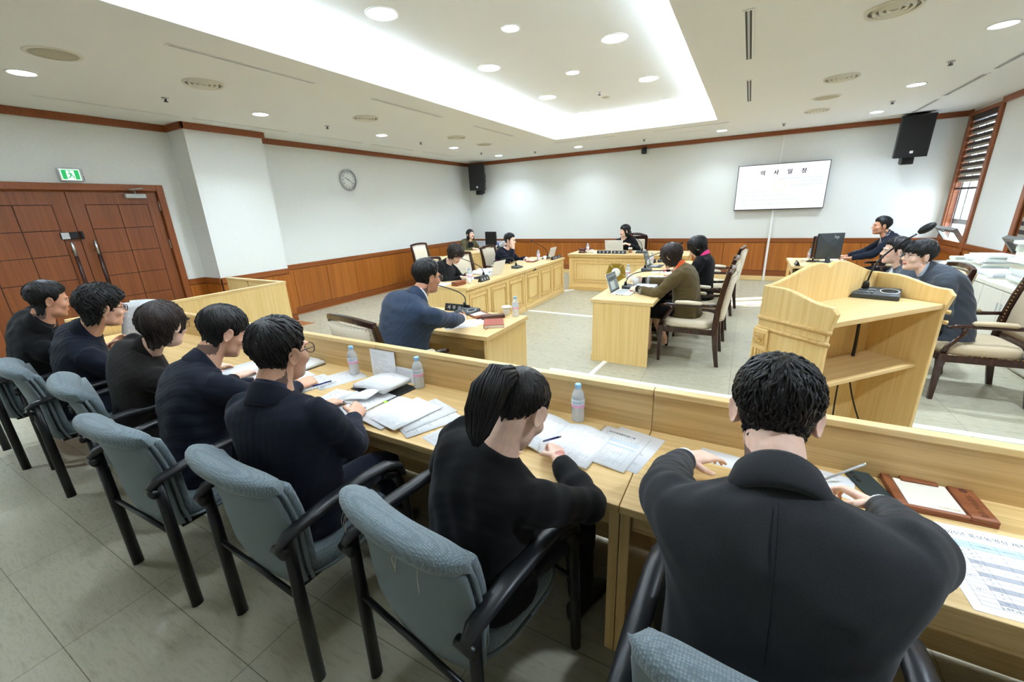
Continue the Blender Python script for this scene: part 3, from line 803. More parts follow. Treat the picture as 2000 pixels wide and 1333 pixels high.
def moulding(mb, x0, x1, z0, z1, y, w=.018, d=.012, mi=0):
    """picture-frame moulding on a face at local y, standing out towards -y"""
    for (a, b, c, e_) in ((x0, x1, z0, z0 + w), (x0, x1, z1 - w, z1), (x0, x0 + w, z0 + w, z1 - w), (x1 - w, x1, z0 + w, z1 - w)):
        mb.box(a, b, y - d, y, c, e_, mi)
def council_desk(label, loc, rz, L, D, h, npan, top_over=.02, fancy=False):
    t = thing('council_desk', label, 'desk', loc, rz, 'panelled oak council desks'); a = L / 2
    tt = MB().box(-a, a, 0, D, h - .042, h)
    if fancy:
        tt = MB().box(-a - .02, a + .02, -.02, D, h - .018, h)
        obj('top_moulding', MB().box(-a - .012, a + .012, -.012, D, h - .062, h - .018), OAK_D, t, .006)
    obj('tabletop', tt, OAK_X, t, .005)
    y = .03
    b = MB().box(-a + .03, a - .03, y, y + .02, .05, h - .04)
    fp = obj('front_panel', b, OAK, t)
    if fancy:
        m = MB(); moulding(m, -a + .10, a - .10, .17, h - .13, y); moulding(m, -a + .16, a - .16, .23, h - .19, y, .014, .014)
        obj('panel_moulding', m, OAK_D, fp, .004)
        obj('plinth', MB().box(-a - .005, a + .005, .0, D - .02, 0, .085), OAK_D, t, .006)
    else:
        pw = (L - .06) / npan
        for k in range(npan):
            m = MB(); x0 = -a + .03 + k * pw
            moulding(m, x0 + .045, x0 + pw - .045, .13, h - .10, y, .016, .012)
            moulding(m, x0 + .095, x0 + pw - .095, .19, h - .16, y, .012, .014)
            obj('panel_moulding', m, OAK_D, fp, .004)
        obj('plinth', MB().box(-a + .01, a - .01, .012, .06, 0, .075), OAK_X, t, .004)
    for s in (-1, 1):
        obj('end_panel', MB().box(min(s * (a - .005), s * (a - .035)), max(s * (a - .005), s * (a - .035)), .025, D - .03, 0, h - .042), OAK, t, .002)
    obj('drawer_apron', MB().box(-a + .035, a - .035, D - .16, D - .14, h - .16, h - .042), OAK_X, t)
    return t
council_desk('panelled oak desk where the curly haired woman sits, nearer left unit', (-3.17, 5.335, 0), PI / 2, 1.745, .76, .72, 3)
council_desk('panelled oak desk where the man with the raised hand sits, farther left unit', (-3.17, 7.085, 0), PI / 2, 1.745, .76, .72, 3)
council_desk('oak desk where the woman in the olive jacket sits, with a plain side', (-1.42, 5.245, 0), -PI / 2, 1.83, .67, .72, 3)
council_desk('oak desk before the woman with the pink scarf', (-1.42, 7.005, 0), -PI / 2, 1.68, .67, .72, 3)
council_desk('wide oak head desk with a dark moulded edge and gilt emblem', (-2.05, 8.27, 0), 0, 2.32, .82, .76, 1, fancy=True)
council_desk('oak side desk beside the empty cream chair near the left wall', (-5.62, 7.62, 0), PI / 2, 1.15, .46, .72, 2)
council_desk('oak side desk where the woman in the olive blazer sits by the corner', (-5.72, 9.12, 0), PI / 2, 1.44, .62, .72, 3)
t = thing('clerk_desk', 'oak clerk desk with two monitors near the screen wall', 'desk', (.66, 8.02, 0))
obj('tabletop', MB().box(0, .74, -.525, .525, .68, .72), OAK_Y, t, .004)
obj('drawer_apron', MB().box(.03, .05, -.50, .50, .58, .68).box(.03, .70, -.50, -.48, .55, .68), OAK_Y, t, .002)
pd = obj('drawer_pedestal', MB().box(.05, .70, -.50, -.24, 0, .68), OAK, t, .003)
for z in (.12, .32, .52): obj('drawer', MB().box(.035, .05, -.49, -.25, z, z + .17), OAK, pd, .003)
for x in (.03, .66): obj('leg', MB().box(x, x + .04, .475, .515, 0, .68), OAK, t, .002)
# gilt emblem on the head desk
em = thing('desk_emblem', 'gilt sunburst emblem with white centre on the head desk front', 'emblem', (-2.20, 8.296, .40))
M = Matrix(((1, 0, 0, 0), (0, 0, -1, 0), (0, 1, 0, 0), (0, 0, 0, 1)))
ry = MB()
for k in range(5):
    for j in range(-4, 5):
        a = PI / 2 + k * 2 * PI / 5 + j * .125
        r = .20 * math.cos(PI / 5) / math.cos(abs(j * .125))
        r = .155 + .05 * (1 - abs(j) / 4.0) * 0 + .02
        rr = .225 * (math.cos(PI / 5) / math.cos(((a - PI / 2 + PI / 5) % (2 * PI / 5)) - PI / 5))
        ry.prism(limb((.09 * math.cos(a), .09 * math.sin(a)), (rr * math.cos(a), rr * math.sin(a)), .017), 0, .012, M=M)
obj('rays', ry, GOLD, em)
obj('emblem_centre', MB().lathe([(.092, 0), (.092, .014), (.07, .022), (.001, .024)], 28, M=M), WHITE, em)

# desk of the man in the navy suit
t = thing('witness_desk', 'small oak desk with plain side where the navy suited man sits', 'desk', (-2.36, 2.68, 0))
obj('tabletop', MB().box(-.62, .62, 0, .74, .682, .72), OAK_X, t, .003)
for s in (-1, 1): obj('end_panel', MB().box(min(s * .60, s * .57), max(s * .60, s * .57), .02, .73, 0, .682), OAK, t, .002)
obj('back_panel', MB().box(-.57, .57, .60, .62, .05, .682), OAK, t)
obj('drawer_rail', MB().box(-.57, .57, .10, .12, .56, .64), OAK_X, t)

# lectern
PW, PD = 1.02, .42
pod = thing('lectern', 'oak lectern with a scrolled crest and two open shelves', 'lectern', (.787, 3.035, 0), math.atan2(.74, .67))
# local: x along the open edge, +y away from the speaker
def board(poly_xz, y0, y1, M=None):
    return MB().prism(poly_xz, y0, y1, M=M)
def zc(u):
    k = [(0, 1.266), (.03, 1.278), (.08, 1.296), (.15, 1.303), (.24, 1.300), (.34, 1.289), (.46, 1.269), (.60, 1.244), (.74, 1.220), (.87, 1.203), (1.0, 1.196)]
    return float(np.interp(u, [q[0] for q in k], [q[1] for q in k]))
def crest(x):
    u = abs(x) / (PW / 2)
    s = .5 - .5 * math.cos(PI * min(1, max(0, (u - .30) / .62)))
    bump_ = .030 * math.cos(PI * min(1, abs(u - .16) / .20)) if abs(u - .16) < .20 else -.03
    return zc(u)
xs = [PW / 2 - .0 - k * PW / 48 for k in range(49)]
Mxz = Matrix(((1, 0, 0, 0), (0, 0, -1, PD), (0, 1, 0, 0), (0, 0, 0, 1)))
obj('crest_board', MB().prism([(-PW / 2, 0), (PW / 2, 0)] + [(x, crest(x)) for x in xs], 0, .034, M=Mxz), OAK, pod, .008)
def side_curve():
    pts = []
    for k in range(17):
        u = k / 16.0
        s = .5 - .5 * math.cos(PI * min(1, max(0, (u - .25) / .62)))
        z = 1.196 - .055 * s
        if u > .90: z -= .035 * (1 - math.sqrt(max(0, 1 - ((u - .90) / .10) ** 2)))
        pts.append((PD - u * (PD + .03), z))
    return pts
for s in (-1, 1):
    Myz = Matrix(((0, 0, 1, (PW / 2 - .034) if s > 0 else -PW / 2), (1, 0, 0, 0), (0, 1, 0, 0), (0, 0, 0, 1)))
    sc_ = side_curve()
    sp = obj('side_board', MB().prism([(PD, 0)] + sc_ + [(0.0, .98), (0.0, 0)], 0, .034, M=Myz), OAK, pod, .006)
    x = s * PW / 2
    tr = MB()
    for z in (1.01, .945): tr.tube([(x, -.02, z - .012), (x, PD, z - .012)], .014, 8)
    obj('side_moulding', tr, OAK_D, sp)
    pl = MB().box(min(x, x + s * .02), max(x, x + s * .02), PD - .09, PD + .01, 0, .93)
    pil = obj('pilaster', pl, OAK, sp, .004)
    fl = MB()
    for q in (-.075, -.053, -.031, -.009):
        fl.box(min(x + s * .02, x + s * .026), max(x + s * .02, x + s * .026), PD + q - .005, PD + q + .005, .08, .80)
    obj('fluting', fl, OAK_D, pil, .002)
    ro = MB().cbox((x + s * .022, PD - .04, .87), (.012, .07, .07))
    for k in range(8):
        a = k * PI / 4; ro.ball((x + s * .03, PD - .04 + .018 * math.cos(a), .87 + .018 * math.sin(a)), (.006, .009, .009), 8)
    ro.ball((x + s * .032, PD - .04, .87), .010, 8)
    obj('rosette', ro, OAK_D, pil)
obj('reading_shelf', MB().box(-PW / 2 + .034, PW / 2 - .034, 0, PD - .034, 1.02, 1.05), OAK_X, pod, .003)
obj('lower_shelf', MB().box(-PW / 2 + .034, PW / 2 - .034, .06, PD - .034, .62, .645), OAK_X, pod, .003)
obj('inner_panel', MB().box(-PW / 2 + .034, PW / 2 - .034, PD - .06, PD - .04, 0, 1.02), OAK, pod)
mp = thing('lectern_microphone', 'grey microphone base with a long gooseneck standing on the lectern', 'microphone', (.80, 3.50, 1.05), -.25)
def mic_base(t, w, d, h, neck, head_r, ring=True, red=True):
    poly = [(-d / 2, 0), (d / 2, 0), (d / 2, h), (-d / 2, h * .55)]
    Mb = Matrix(((0, 0, 1, -w / 2), (1, 0, 0, 0), (0, 1, 0, 0), (0, 0, 0, 1)))
    obj('microphone_base', MB().prism(poly, 0, w, M=Mb), DGREY, t, .006)
    sl = math.atan2(h * .45, d); k = Matrix.Translation((0, 0, h * .775)) @ Matrix.Rotation(sl, 4, 'X')
    if ring:
        r_ = min(d, w) * .30
        obj('speaker_ring', MB().lathe([(r_, 0), (r_, .004), (r_ * .86, .004), (r_ * .86, .001)], 24, caps=False, M=k @ Matrix.Translation((w * .27, 0, .001))), LGREY, t)
        obj('speaker_mesh', MB().lathe([(r_ * .86, 0), (r_ * .86, .003), (.001, .003)], 20, M=k @ Matrix.Translation((w * .27, 0, .001))), BLACKM, t)
        bt = MB()
        for q in range(4): bt.cbox((-w * .36 + q * w * .09, -d * .25, .003), (w * .07, d * .12, .005), M=k)
        bt.cbox((-w * .22, .02, .002), (w * .42, d * .16, .003), M=k)
        obj('button', bt, MGREY, t, .001)
    n = obj('gooseneck', MB().tube(neck, [.011] + [.0055] * (len(neck) - 2) + [.0055], 8).lathe([(.02, 0), (.017, .03), (.010, .05)], 14, M=Matrix.Translation(neck[0])), BLACKT, t)
    a = Vector(neck[-2]); b = Vector(neck[-1]); dd = (b - a).normalized()
    if red: obj('light_ring', MB().tube([b - dd * .004, b + dd * .012], .0085, 12), MICRED, t)
    rr = [head_r * q for q in (.45, .9, 1.0, 1.0, .85, .45)]
    obj('microphone_head', MB().tube([b + dd * (.010 + q * head_r * .75) for q in range(6)], rr, 14), BLACKM, t)
    return t
def bez(p0, p1, p2, p3, n=14):
    o = []
    for i in range(n + 1):
        u = i / n; o.append(tuple((1 - u) ** 3 * p0[k] + 3 * (1 - u) ** 2 * u * p1[k] + 3 * (1 - u) * u * u * p2[k] + u ** 3 * p3[k] for k in range(3)))
    return o
mic_base(mp, .24, .17, .055, bez((-.06, .03, .05), (-.05, .03, .20), (-.04, .06, .26), (.125, .12, .40)), .024, red=False)
cb = MB()
PT = pod.matrix_basis
def pl(x, y, z): 
    c_, s_ = math.cos(pod.rotation_euler[2]), math.sin(pod.rotation_euler[2])
    return (.787 + c_ * x - s_ * y, 3.035 + s_ * x + c_ * y, z)
for i, pts in enumerate(([pl(.285, .33, 1.02), pl(.285, .32, .9), pl(.28, .31, .75), pl(.26, .30, .65)], [pl(.23, .30, .62), pl(.25, .28, .45), pl(.32, .26, .25), pl(.44, .20, .02)], [pl(.16, .30, .62), pl(.15, .28, .4), pl(.13, .28, .15), pl(.20, .26, .02)])):
    tag(obj('microphone_cable', MB().tube(bez(*pts), [.011, .005, .005][i] if i else .010, 8), BLACKP), ['thick black cable hanging between the two lectern shelves', 'long black cable curving under the lower lectern shelf to the right', 'black cable hanging under the lower lectern shelf on the left'][i], 'cable', 'cables in the lectern')

# low cabinets along the window wall, one unit each
for k, (a, b) in enumerate(((7.50, 8.40), (6.60, 7.50), (5.70, 6.60), (4.80, 5.70), (3.90, 4.80))):
    t = thing('low_cabinet', ['white low cabinet nearest the screen wall under the windows', 'white low cabinet under the first big paper stack', 'white low cabinet behind the seated man in glasses', 'white low cabinet under the tall paper stack at the right edge', 'white low cabinet furthest from the screen wall'][k], 'cabinet', (2.64, (a + b) / 2, 0), 0, 'white low cabinets by the windows')
    obj('cabinet_body', MB().box(-.20, .38, -.445, .445, 0, .69), CREAMM, t, .003)
    obj('cabinet_top', MB().box(-.22, .38, -.449, .449, .69, .735), CREAMM, t, .004)
    for s in (-1, 1):
        d_ = obj('cabinet_door', MB().box(-.218, -.20, min(s * .004, s * .44), max(s * .004, s * .44), .03, .68), CREAMM, t, .003)
        obj('door_handle', MB().box(-.226, -.218, min(s * .03, s * .045), max(s * .03, s * .045), .45, .56), LGREY, d_, .002)

# ------------------------------------------------------------------ chairs
def rr_ring(hw, t, cy, z, bow, n=28, p=3.2):
    """rounded-rectangle ring: half width hw, thickness t, centred at y=cy, sides bowed forward"""
    r = []
    for j in range(n):
        a = 2 * PI * j / n; c_, s_ = math.cos(a), math.sin(a)
        x = hw * math.copysign(abs(c_) ** (2 / p), c_); y = t / 2 * math.copysign(abs(s_) ** (2 / p), s_)
        r.append((x, cy + y + bow * (x / hw) ** 2, z))
    return r
def make_office_chair(label, loc, rz):
    t = thing('office_chair', label, 'chair', loc, rz, 'blue grey office chairs')
    prof = [(.350, -.185, .150), (.362, -.192, .195), (.39, -.203, .225), (.46, -.218, .243), (.55, -.222, .252), (.64, -.224, .257), (.72, -.235, .260), (.785, -.248, .262), (.82, -.255, .257)]
    sh = [rr_ring(w, .035, y - .028, z, .035) for z, y, w in prof]
    obj('back_shell', MB().loft(sh), CHAIRB, t)
    cu = [rr_ring(w - .012, .06, y + .015, z, .045) for z, y, w in prof[2:]]
    obj('back_cushion', MB().loft(cu), CHAIRC, t)
    pp = [(s_ * (w - .002), y - .008 + .037, z) for s_ in (1,) for z, y, w in prof]
    loop = pp + [(-x, y, z) for x, y, z in reversed(pp)]
    obj('piping', MB().tube(loop, .0075, 6), CHAIRB, t)
    rings = []
    for j in range(19):
        u = -1 + 2 * j / 18.0; x = .270 * u
        e_ = (max(0.0, 1 - abs(u) ** 6)) ** .5; e_ = max(e_, .12)
        cy = -.285 + .040 * u * u; cz = .855 - .012 * u * u
        rings.append([(x, cy + .058 * e_ * math.cos(2 * PI * q / 16) * (1.0 if math.cos(2 * PI * q / 16) < 0 else 1.15), cz + .050 * e_ * math.sin(2 * PI * q / 16) - .02 * math.cos(2 * PI * q / 16)) for q in range(16)])
    obj('head_roll', MB().loft(rings), CHAIRC, t)
    seat = []
    for z, g in ((.375, .75), (.385, .93), (.41, 1.0), (.435, 1.0), (.455, .95), (.465, .82)):
        r = []
        for j in range(32):
            a = 2 * PI * j / 32; c_, s_ = math.cos(a), math.sin(a)
            x = .25 * g * math.copysign(abs(c_) ** .55, c_); y = .25 * g * math.copysign(abs(s_) ** .55, s_) + .03
            r.append((x, y, z - (.02 if y > .2 else 0)))
        seat.append(r)
    obj('seat', MB().loft(seat), CHAIRC, t)
    obj('seat_piping', MB().tube([(.252 * math.copysign(abs(math.cos(a)) ** .55, math.cos(a)), .252 * math.copysign(abs(math.sin(a)) ** .55, math.sin(a)) + .03, .398) for a in [2 * PI * j / 40 for j in range(41)]], .007, 6), CHAIRB, t)
    for s in (-1, 1):
        x = s * .283
        obj('leg', MB().tube([(x, -.265, 0), (x, -.262, .40), (x, -.258, .655)], [.024, .023, .019], 14, flat=.7, up=(1, 0, 0)), BLACKT, t)
        obj('leg', MB().tube([(x, .285, 0), (x, .275, .30), (x, .262, .52), (x, .225, .615), (x, .17, .645)], [.020, .020, .020, .020, .018], 12), BLACKT, t)
        arm = [(x, -.295, .648), (x, -.26, .672), (x, -.10, .692), (x, .08, .695), (x, .19, .680), (x, .25, .645), (x, .275, .59)]
        obj('armrest', MB().tube(arm, [.016, .027, .031, .032, .031, .027, .018], 14, flat=.62, up=(0, 0, 1)), ARMP, t)
        obj('pivot', MB().tube([(s * .245, -.285, .628), (s * .31, -.285, .628)], .017, 12).tube([(x, -.262, .655), (x, -.285, .628)], .014, 8), BLACKT, t)
    obj('stretcher', MB().tube([(-.283, -.262, .40), (.283, -.262, .40)], .011, 10), BLACKT, t)
    obj('seat_frame', MB().tube([(-.283, .272, .36), (.283, .272, .36)], .012, 8).box(-.2, .2, -.2, .2, .355, .376), BLACKT, t)
    return t
oc = [(-4.77, .815, -.03, 'blue grey office chair at the far left edge, under the man in the black coat'), (-3.97, .87, -.12, 'blue grey office chair behind the man with curly hair holding papers'), (-3.18, .91, -.2, 'blue grey office chair behind the woman in glasses, its arm showing between two others'),
      (-2.34, .80, .03, 'blue grey office chair behind the man looking down, standing alone on the floor'), (-1.52, .87, -.04, 'blue grey office chair behind the man in glasses writing'), (-.74, .925, -.16, 'blue grey office chair behind the ponytailed woman, threads hanging from its back'), (.16, .885, -.04, 'blue grey office chair cut off by the bottom edge, behind the broad man')]
oc0 = make_office_chair(oc[0][3], (oc[0][0], oc[0][1], 0), oc[0][2])
for x, y, r, l in oc[1:]:
    oc_ = copy_thing(oc0, (x, y, 0), r, l)
    if 'threads' in l:
        th = MB()
        for k, (tx_, tz_) in enumerate(((-.24, .80), (-.235, .79), (-.225, .80), (.02, .795), (.03, .79), (.12, .79))):
            th.tube([(tx_, -.292, tz_), (tx_ + .006 * (k % 3 - 1), -.300, tz_ - .025), (tx_ + .012 * (k % 2) - .004, -.301, tz_ - .05 - .008 * (k % 3))], .0009, 4)
        tag(obj('loose_threads', th, CREAM, oc_), kind='stuff')

def make_armchair(label, loc, rz, up, grp='mahogany armchairs', name='armchair'):
    """faces +y; rear posts, cream back and seat with nail heads, padded arms"""
    t = thing(name, label, 'chair', loc, rz, grp)
    W2 = .275
    def post(s):
        x = s * W2
        return MB().loft([[(x + s * dx * a_, y + b_ * dy, z) for a_, b_ in ((-1, -1), (1, -1), (1, 1), (-1, 1))] for (y, z, dx, dy) in ((-.36, 0, .016, .020), (-.325, .22, .019, .025), (-.305, .42, .022, .030), (-.315, .62, .021, .028), (-.345, .82, .019, .025), (-.385, 1.0, .017, .020))], smooth=False)
    for s in (-1, 1):
        obj('leg', post(s), MAHOG, t, .005)
        x = s * W2
        obj('leg', MB().loft([[(x + a_ * d, .235 + b_ * d, z) for a_, b_ in ((-1, -1), (1, -1), (1, 1), (-1, 1))] for z, d in ((0, .016), (.30, .022), (.36, .027), (.42, .027))], smooth=False), MAHOG, t, .004)
        ar = MB()
        ar.tube([(x, .235, .42), (x, .215, .48), (x, .165, .55), (x, .135, .60), (x, .145, .645)], [.024, .020, .018, .019, .022], 8, flat=.8, up=(1, 0, 0))
        ar.tube([(x, -.315, .665), (x, -.16, .655), (x, .05, .655), (x, .20, .65), (x, .25, .64)], [.016, .017, .019, .020, .015], 10)
        arm = obj('armrest', ar, MAHOG, t)
        obj('arm_pad', MB().tube([(x, -.16, .675), (x, -.145, .68), (x, -.02, .684), (x, .09, .68), (x, .105, .675)], [.016, .028, .031, .028, .016], 12, flat=.7, up=(0, 0, 1)), up, arm)
    tr = []
    for j in range(13):
        u = -1 + j / 6.0; x = (W2 + .012) * u; y = -.385 - .03 * (1 - u * u); z = 1.0 + .022 * (1 - u * u)
        tr.append([(x, y - .018, z - .025), (x, y + .018, z - .025), (x, y + .018, z + .018), (x, y - .018, z + .018)])
    obj('top_rail', MB().loft(tr, smooth=False), MAHOG, t, .006)
    bk = []
    for z, y in ((.50, -.315), (.55, -.318), (.70, -.335), (.85, -.36), (.97, -.388)):
        bk.append([(W2 * .90 * math.copysign(abs(math.cos(a)) ** .4, math.cos(a)), y - .012 * 1.4 + (.032 + .012 * math.sin(PI * (z - .5) / .47)) * math.copysign(abs(math.sin(a)) ** .6, math.sin(a)) - .02 * (1 - (math.cos(a)) ** 2), z) for a in [2 * PI * j / 24 for j in range(24)]])
    bp = obj('back_pad', MB().loft(bk), up, t)
    nl = MB()
    for sy in (-1, 1):
        for k in range(16):
            z = .52 + k * .0295; y = -.315 - .07 * max(0, (z - .5) / .5) ** 1.5
            for s in (-1, 1): nl.ball((s * W2 * .885, y + sy * .030, z), .0055, 5)
        for k in range(15):
            nl.ball((W2 * .86 * (-1 + k / 7.0), -.398 - .028 * (1 - (-1 + k / 7.0) ** 2) + sy * .026, .968), .0055, 5)
    obj('nail_heads', nl, BRASS, bp)
    obj('lower_rail', MB().box(-W2, W2, -.335, -.30, .44, .50), MAHOG, t, .004)
    st = []
    for z, g in ((.40, .97), (.41, 1.0), (.45, 1.0), (.475, .95), (.485, .8)):
        st.append([(.268 * g * math.copysign(abs(math.cos(a)) ** .45, math.cos(a)), .265 * g * math.copysign(abs(math.sin(a)) ** .45, math.sin(a)) - .025, z) for a in [2 * PI * j / 32 for j in range(32)]])
    sp = obj('seat', MB().loft(st), up, t)
    nl = MB()
    for k in range(18):
        q = -1 + 2 * k / 17.0
        for pnt in ((.268 * q, .243, .405), (.272, -.025 + .25 * q, .405), (-.272, -.025 + .25 * q, .405)): nl.ball(pnt, .0055, 5)
    obj('nail_heads', nl, BRASS, sp)
    obj('seat_frame', MB().box(-W2 + .0, W2, .205, .252, .345, .40).box(-W2, W2, -.32, -.28, .345, .40).box(-W2 - .018, -W2 + .018, -.29, .22, .345, .40).box(W2 - .018, W2 + .018, -.29, .22, .345, .40), MAHOG, t, .004)
    return t
ac0 = make_armchair('mahogany armchair with cream back under the woman in the olive jacket', (-.475, 4.91, 0), PI / 2, CREAM)
for x, y, r, l in ((-.46, 5.88, PI / 2, 'mahogany armchair with cream back under the woman with the pink scarf'), (-.40, 7.28, PI / 2 - .08, 'empty mahogany armchair standing clear before the sunlit floor'),
                   (-3.90, 5.06, -PI / 2, 'mahogany armchair under the curly haired woman in black'), (-3.84, 5.80, -PI / 2 - .05, 'empty mahogany armchair between the two people at the left desks'), (-4.06, 7.08, -PI / 2 + .03, 'mahogany armchair under the man with the raised hand'),
                   (-6.24, 7.55, -PI / 2 + .05, 'empty mahogany armchair against the left wall panelling'), (-2.30, 2.275, -.157, 'mahogany armchair behind the navy suited man, its curved top rail over the bench panel')):
    copy_thing(ac0, (x, y, 0), r, l)
ac1 = make_armchair('beige mahogany armchair under the man in glasses by the lectern', (1.77, 4.83, 0), PI / 2 + .06, TAUPE)
copy_thing(ac1, (1.46, 5.54, 0), PI / 2, 'beige mahogany armchair behind the man in glasses, back rail showing over his shoulder')
copy_thing(ac1, (2.00, 8.42, 0), PI / 2, 'mahogany armchair under the man in the navy jacket at the clerk desk')
# the high carved chair behind the head desk
hc = thing('high_backed_chair', 'high backed dark carved chair with cream upholstery behind the head desk', 'chair', (-2.22, 9.64, 0)); hc.scale = (.82, 1, 1)
fr = MB().box(-.33, -.27, .30, .36, 0, 1.0).box(.27, .33, .30, .36, 0, 1.0).box(-.27, .27, .31, .35, .45, .55)
for s in (-1, 1): fr.box(s * .30 - .03, s * .30 + .03, -.30, -.24, 0, .62).box(s * .30 - .035, s * .30 + .035, -.30, .30, .62, .67)
obj('chair_frame', fr, MAHOG, hc, .008)
cr = MB().box(-.33, .33, .31, .35, 0.93, 1.0)
for k in range(13):
    u = -1 + k / 6.0; cr.ball((u * .28, .32, 1.0 + .045 * (1 - u * u)), (.04, .03, .032), 10)
obj('carved_crest', cr, MAHOG, hc)
obj('back_pad', MB().box(-.265, .265, .26, .345, .55, 0.93), CREAM, hc, .03, 3)
obj('seat', MB().box(-.28, .28, -.28, .28, .38, .52), CREAM, hc, .04, 3)
obj('arm_pad', MB().box(.26, .34, -.22, .22, .67, .71), CREAM, hc, .015, 3); obj('arm_pad', MB().box(-.34, -.26, -.22, .22, .67, .71), CREAM, hc, .015, 3)

# white cable ducts on the floor
for i, (pts, l) in enumerate((([(-3.17, 6.255), (-1.44, 6.22)], 'white floor cable duct between the two rows of council desks'), ([(-1.72, 3.88), (2.6, 3.92)], 'white floor cable duct running in front of the bench'), ([(-1.27, 3.90), (-1.24, 4.34)], 'short white floor cable duct leading to the olive jacketed woman\'s desk'), ([(-3.25, 8.10), (-3.05, 8.33)], 'short white cable duct by the corner of the head desk'))):
    a, b = Vector((*pts[0], 0)), Vector((*pts[1], 0)); d = b - a; L_ = d.length
    Mx = Matrix.Translation(a) @ Matrix.Rotation(math.atan2(d.y, d.x), 4, 'Z')
    poly = [(-.028, 0), (.028, 0), (.018, .012), (-.018, .012)]
    o = MB().add([(x, y, z) for x in (0, L_) for y, z in poly], [(0, 1, 2, 3), (7, 6, 5, 4), (0, 4, 5, 1), (1, 5, 6, 2), (2, 6, 7, 3), (3, 7, 4, 0)], 0, False, Mx)
    tag(obj('floor_cable_duct', o, WHITE), l, 'cable duct', 'white floor cable ducts')
wb = thing('waste_bin', 'pale grey waste bin on the floor under the near right desk', 'bin', (-.78, 5.41, 0))
obj('bin_body', MB().lathe([(.09, 0), (.115, .26), (.122, .265), (.122, .27), (.110, .268), (.088, .01), (.001, .008)], 24), LGREY, wb)
# ------------------------------------------------------------------ people
def skin_mat(name, col, lip):
    m = mat(name, col, 0.5, spec=0.35); nt, N, L, b = nodes(m)
    v = coords(nt, 'Object'); f = noise_tex(nt, v, 38.0, 3.0)
    c = ramp(nt, f, [(0.3, tuple(q * .93 for q in col)), (0.7, tuple(min(1, q * 1.05) for q in col))])
    L.new(c, b.inputs['Base Color'])
    b.inputs['Subsurface Weight'].default_value = 0.12
    b.inputs['Subsurface Radius'].default_value = (0.012, 0.004, 0.002)
    return m
SKIN = skin_mat('skin', S(228, 178, 150), 0); SKIN_F = skin_mat('fair skin', S(240, 200, 178), 0); SKIN_T = skin_mat('tan skin', S(206, 150, 120), 0)
LIP = mat('lips', S(204, 134, 122), .45); LIP_R = mat('red lips', S(184, 70, 76), .4)
EYEW = mat('eye white', S(232, 228, 222), .3); IRIS = mat('dark iris', S(28, 20, 16), .2)
def hair_mat(name, col, hi):
    m = mat(name, col, .38, spec=.42); nt, N, L, b = nodes(m)
    v = coords(nt, 'Object', (1, 1, 1)); f = noise_tex(nt, v, 260.0, 3.0, .6)
    c = ramp(nt, f, [(0.35, col), (0.75, hi)]); L.new(c, b.inputs['Base Color'])
    bump(nt, b, f, .35, .004)
    return m
HAIR = hair_mat('black hair', S(12, 11, 12), S(30, 28, 28)); HAIR_B = hair_mat('dark brown hair', S(30, 21, 19), S(56, 42, 36))
STUB = mat('close shaven hair', S(112, 88, 76), .7)
BROWM = mat('eyebrow hair', S(40, 32, 28), .8)

def nrm(v): return v / np.maximum(1e-9, np.linalg.norm(v, axis=-1, keepdims=True))
def sd_ell(P, c, r):
    p = P - np.array(c); r = np.array(r)
    k0 = np.linalg.norm(p / r, axis=-1); k1 = np.linalg.norm(p / (r * r), axis=-1)
    return k0 * (k0 - 1) / np.maximum(k1, 1e-9)
def sd_cap(P, a, b, ra, rb):
    a = np.array(a); b = np.array(b); d = b - a; h = np.clip(((P - a) @ d) / (d @ d), 0, 1)
    return np.linalg.norm(P - a - h[..., None] * d, axis=-1) - (ra + (rb - ra) * h)
def smin(a, b, k):
    h = np.clip(.5 + .5 * (b - a) / k, 0, 1); return b * (1 - h) + a * h - k * h * (1 - h)
def smax(a, b, k): return -smin(-a, -b, k)
def head_sdf(P, fem=0.0, jaw=1.0):
    Q = P.copy(); Q[..., 0] = np.abs(Q[..., 0]); f = fem
    d = sd_ell(P, (0, -.018, .040), (.0765, .095, .082))
    d = smin(d, sd_ell(P, (0, .026, -.030), (.0585 - .002 * f, .060, .084)), .03)
    d = smin(d, sd_ell(P, (0, .022, -.078), ((.052 - .008 * f) * jaw, .050, .036)), .025)
    d = smin(d, sd_ell(P, (0, .066, -.100), (.020 - .003 * f, .017, .014)), .025)
    d = smin(d, sd_ell(Q, (.044, .056, -.028), (.022, .022, .022)), .02)
    d = smin(d, sd_ell(Q, (.028, .077, .025), (.026, .012, .008)), .012)
    d = smax(d, -sd_ell(Q, (.032, .099, .003), (.019, .014, .0105)), .012)
    d = smin(d, sd_cap(P, (0, .084, .012), (0, .103 - .003 * f, -.024), .007, .0105), .010)
    d = smin(d, sd_cap(Q, (.004, .098, -.029), (.012, .092, -.031), .009, .007), .006)
    d = smin(d, sd_ell(P, (0, .083, -.056), (.023, .0115, .0065)), .006)
    d = smin(d, sd_ell(P, (0, .081, -.0665), (.019, .0115, .0070)), .006)
    d = smax(d, -sd_cap(Q, (0, .0955, -.0612), (.021, .0865, -.0605), .0016, .001), .003)
    return d
C0 = np.array([0, 0.0, -.010])
def ray_radius(D, sdf, r0=.19, r1=.03, n=90):
    ts = np.linspace(r0, r1, n); R = np.full(D.shape[:-1], r1); done = np.zeros(D.shape[:-1], bool); prev = None
    for i, t in enumerate(ts):
        d = sdf(C0 + D * t)
        if i:
            hit = (~done) & (d < 0)
            fr = prev / np.maximum(1e-9, prev - d)
            R = np.where(hit, ts[i - 1] + (t - ts[i - 1]) * np.clip(fr, 0, 1), R); done |= hit
        prev = d
    return R
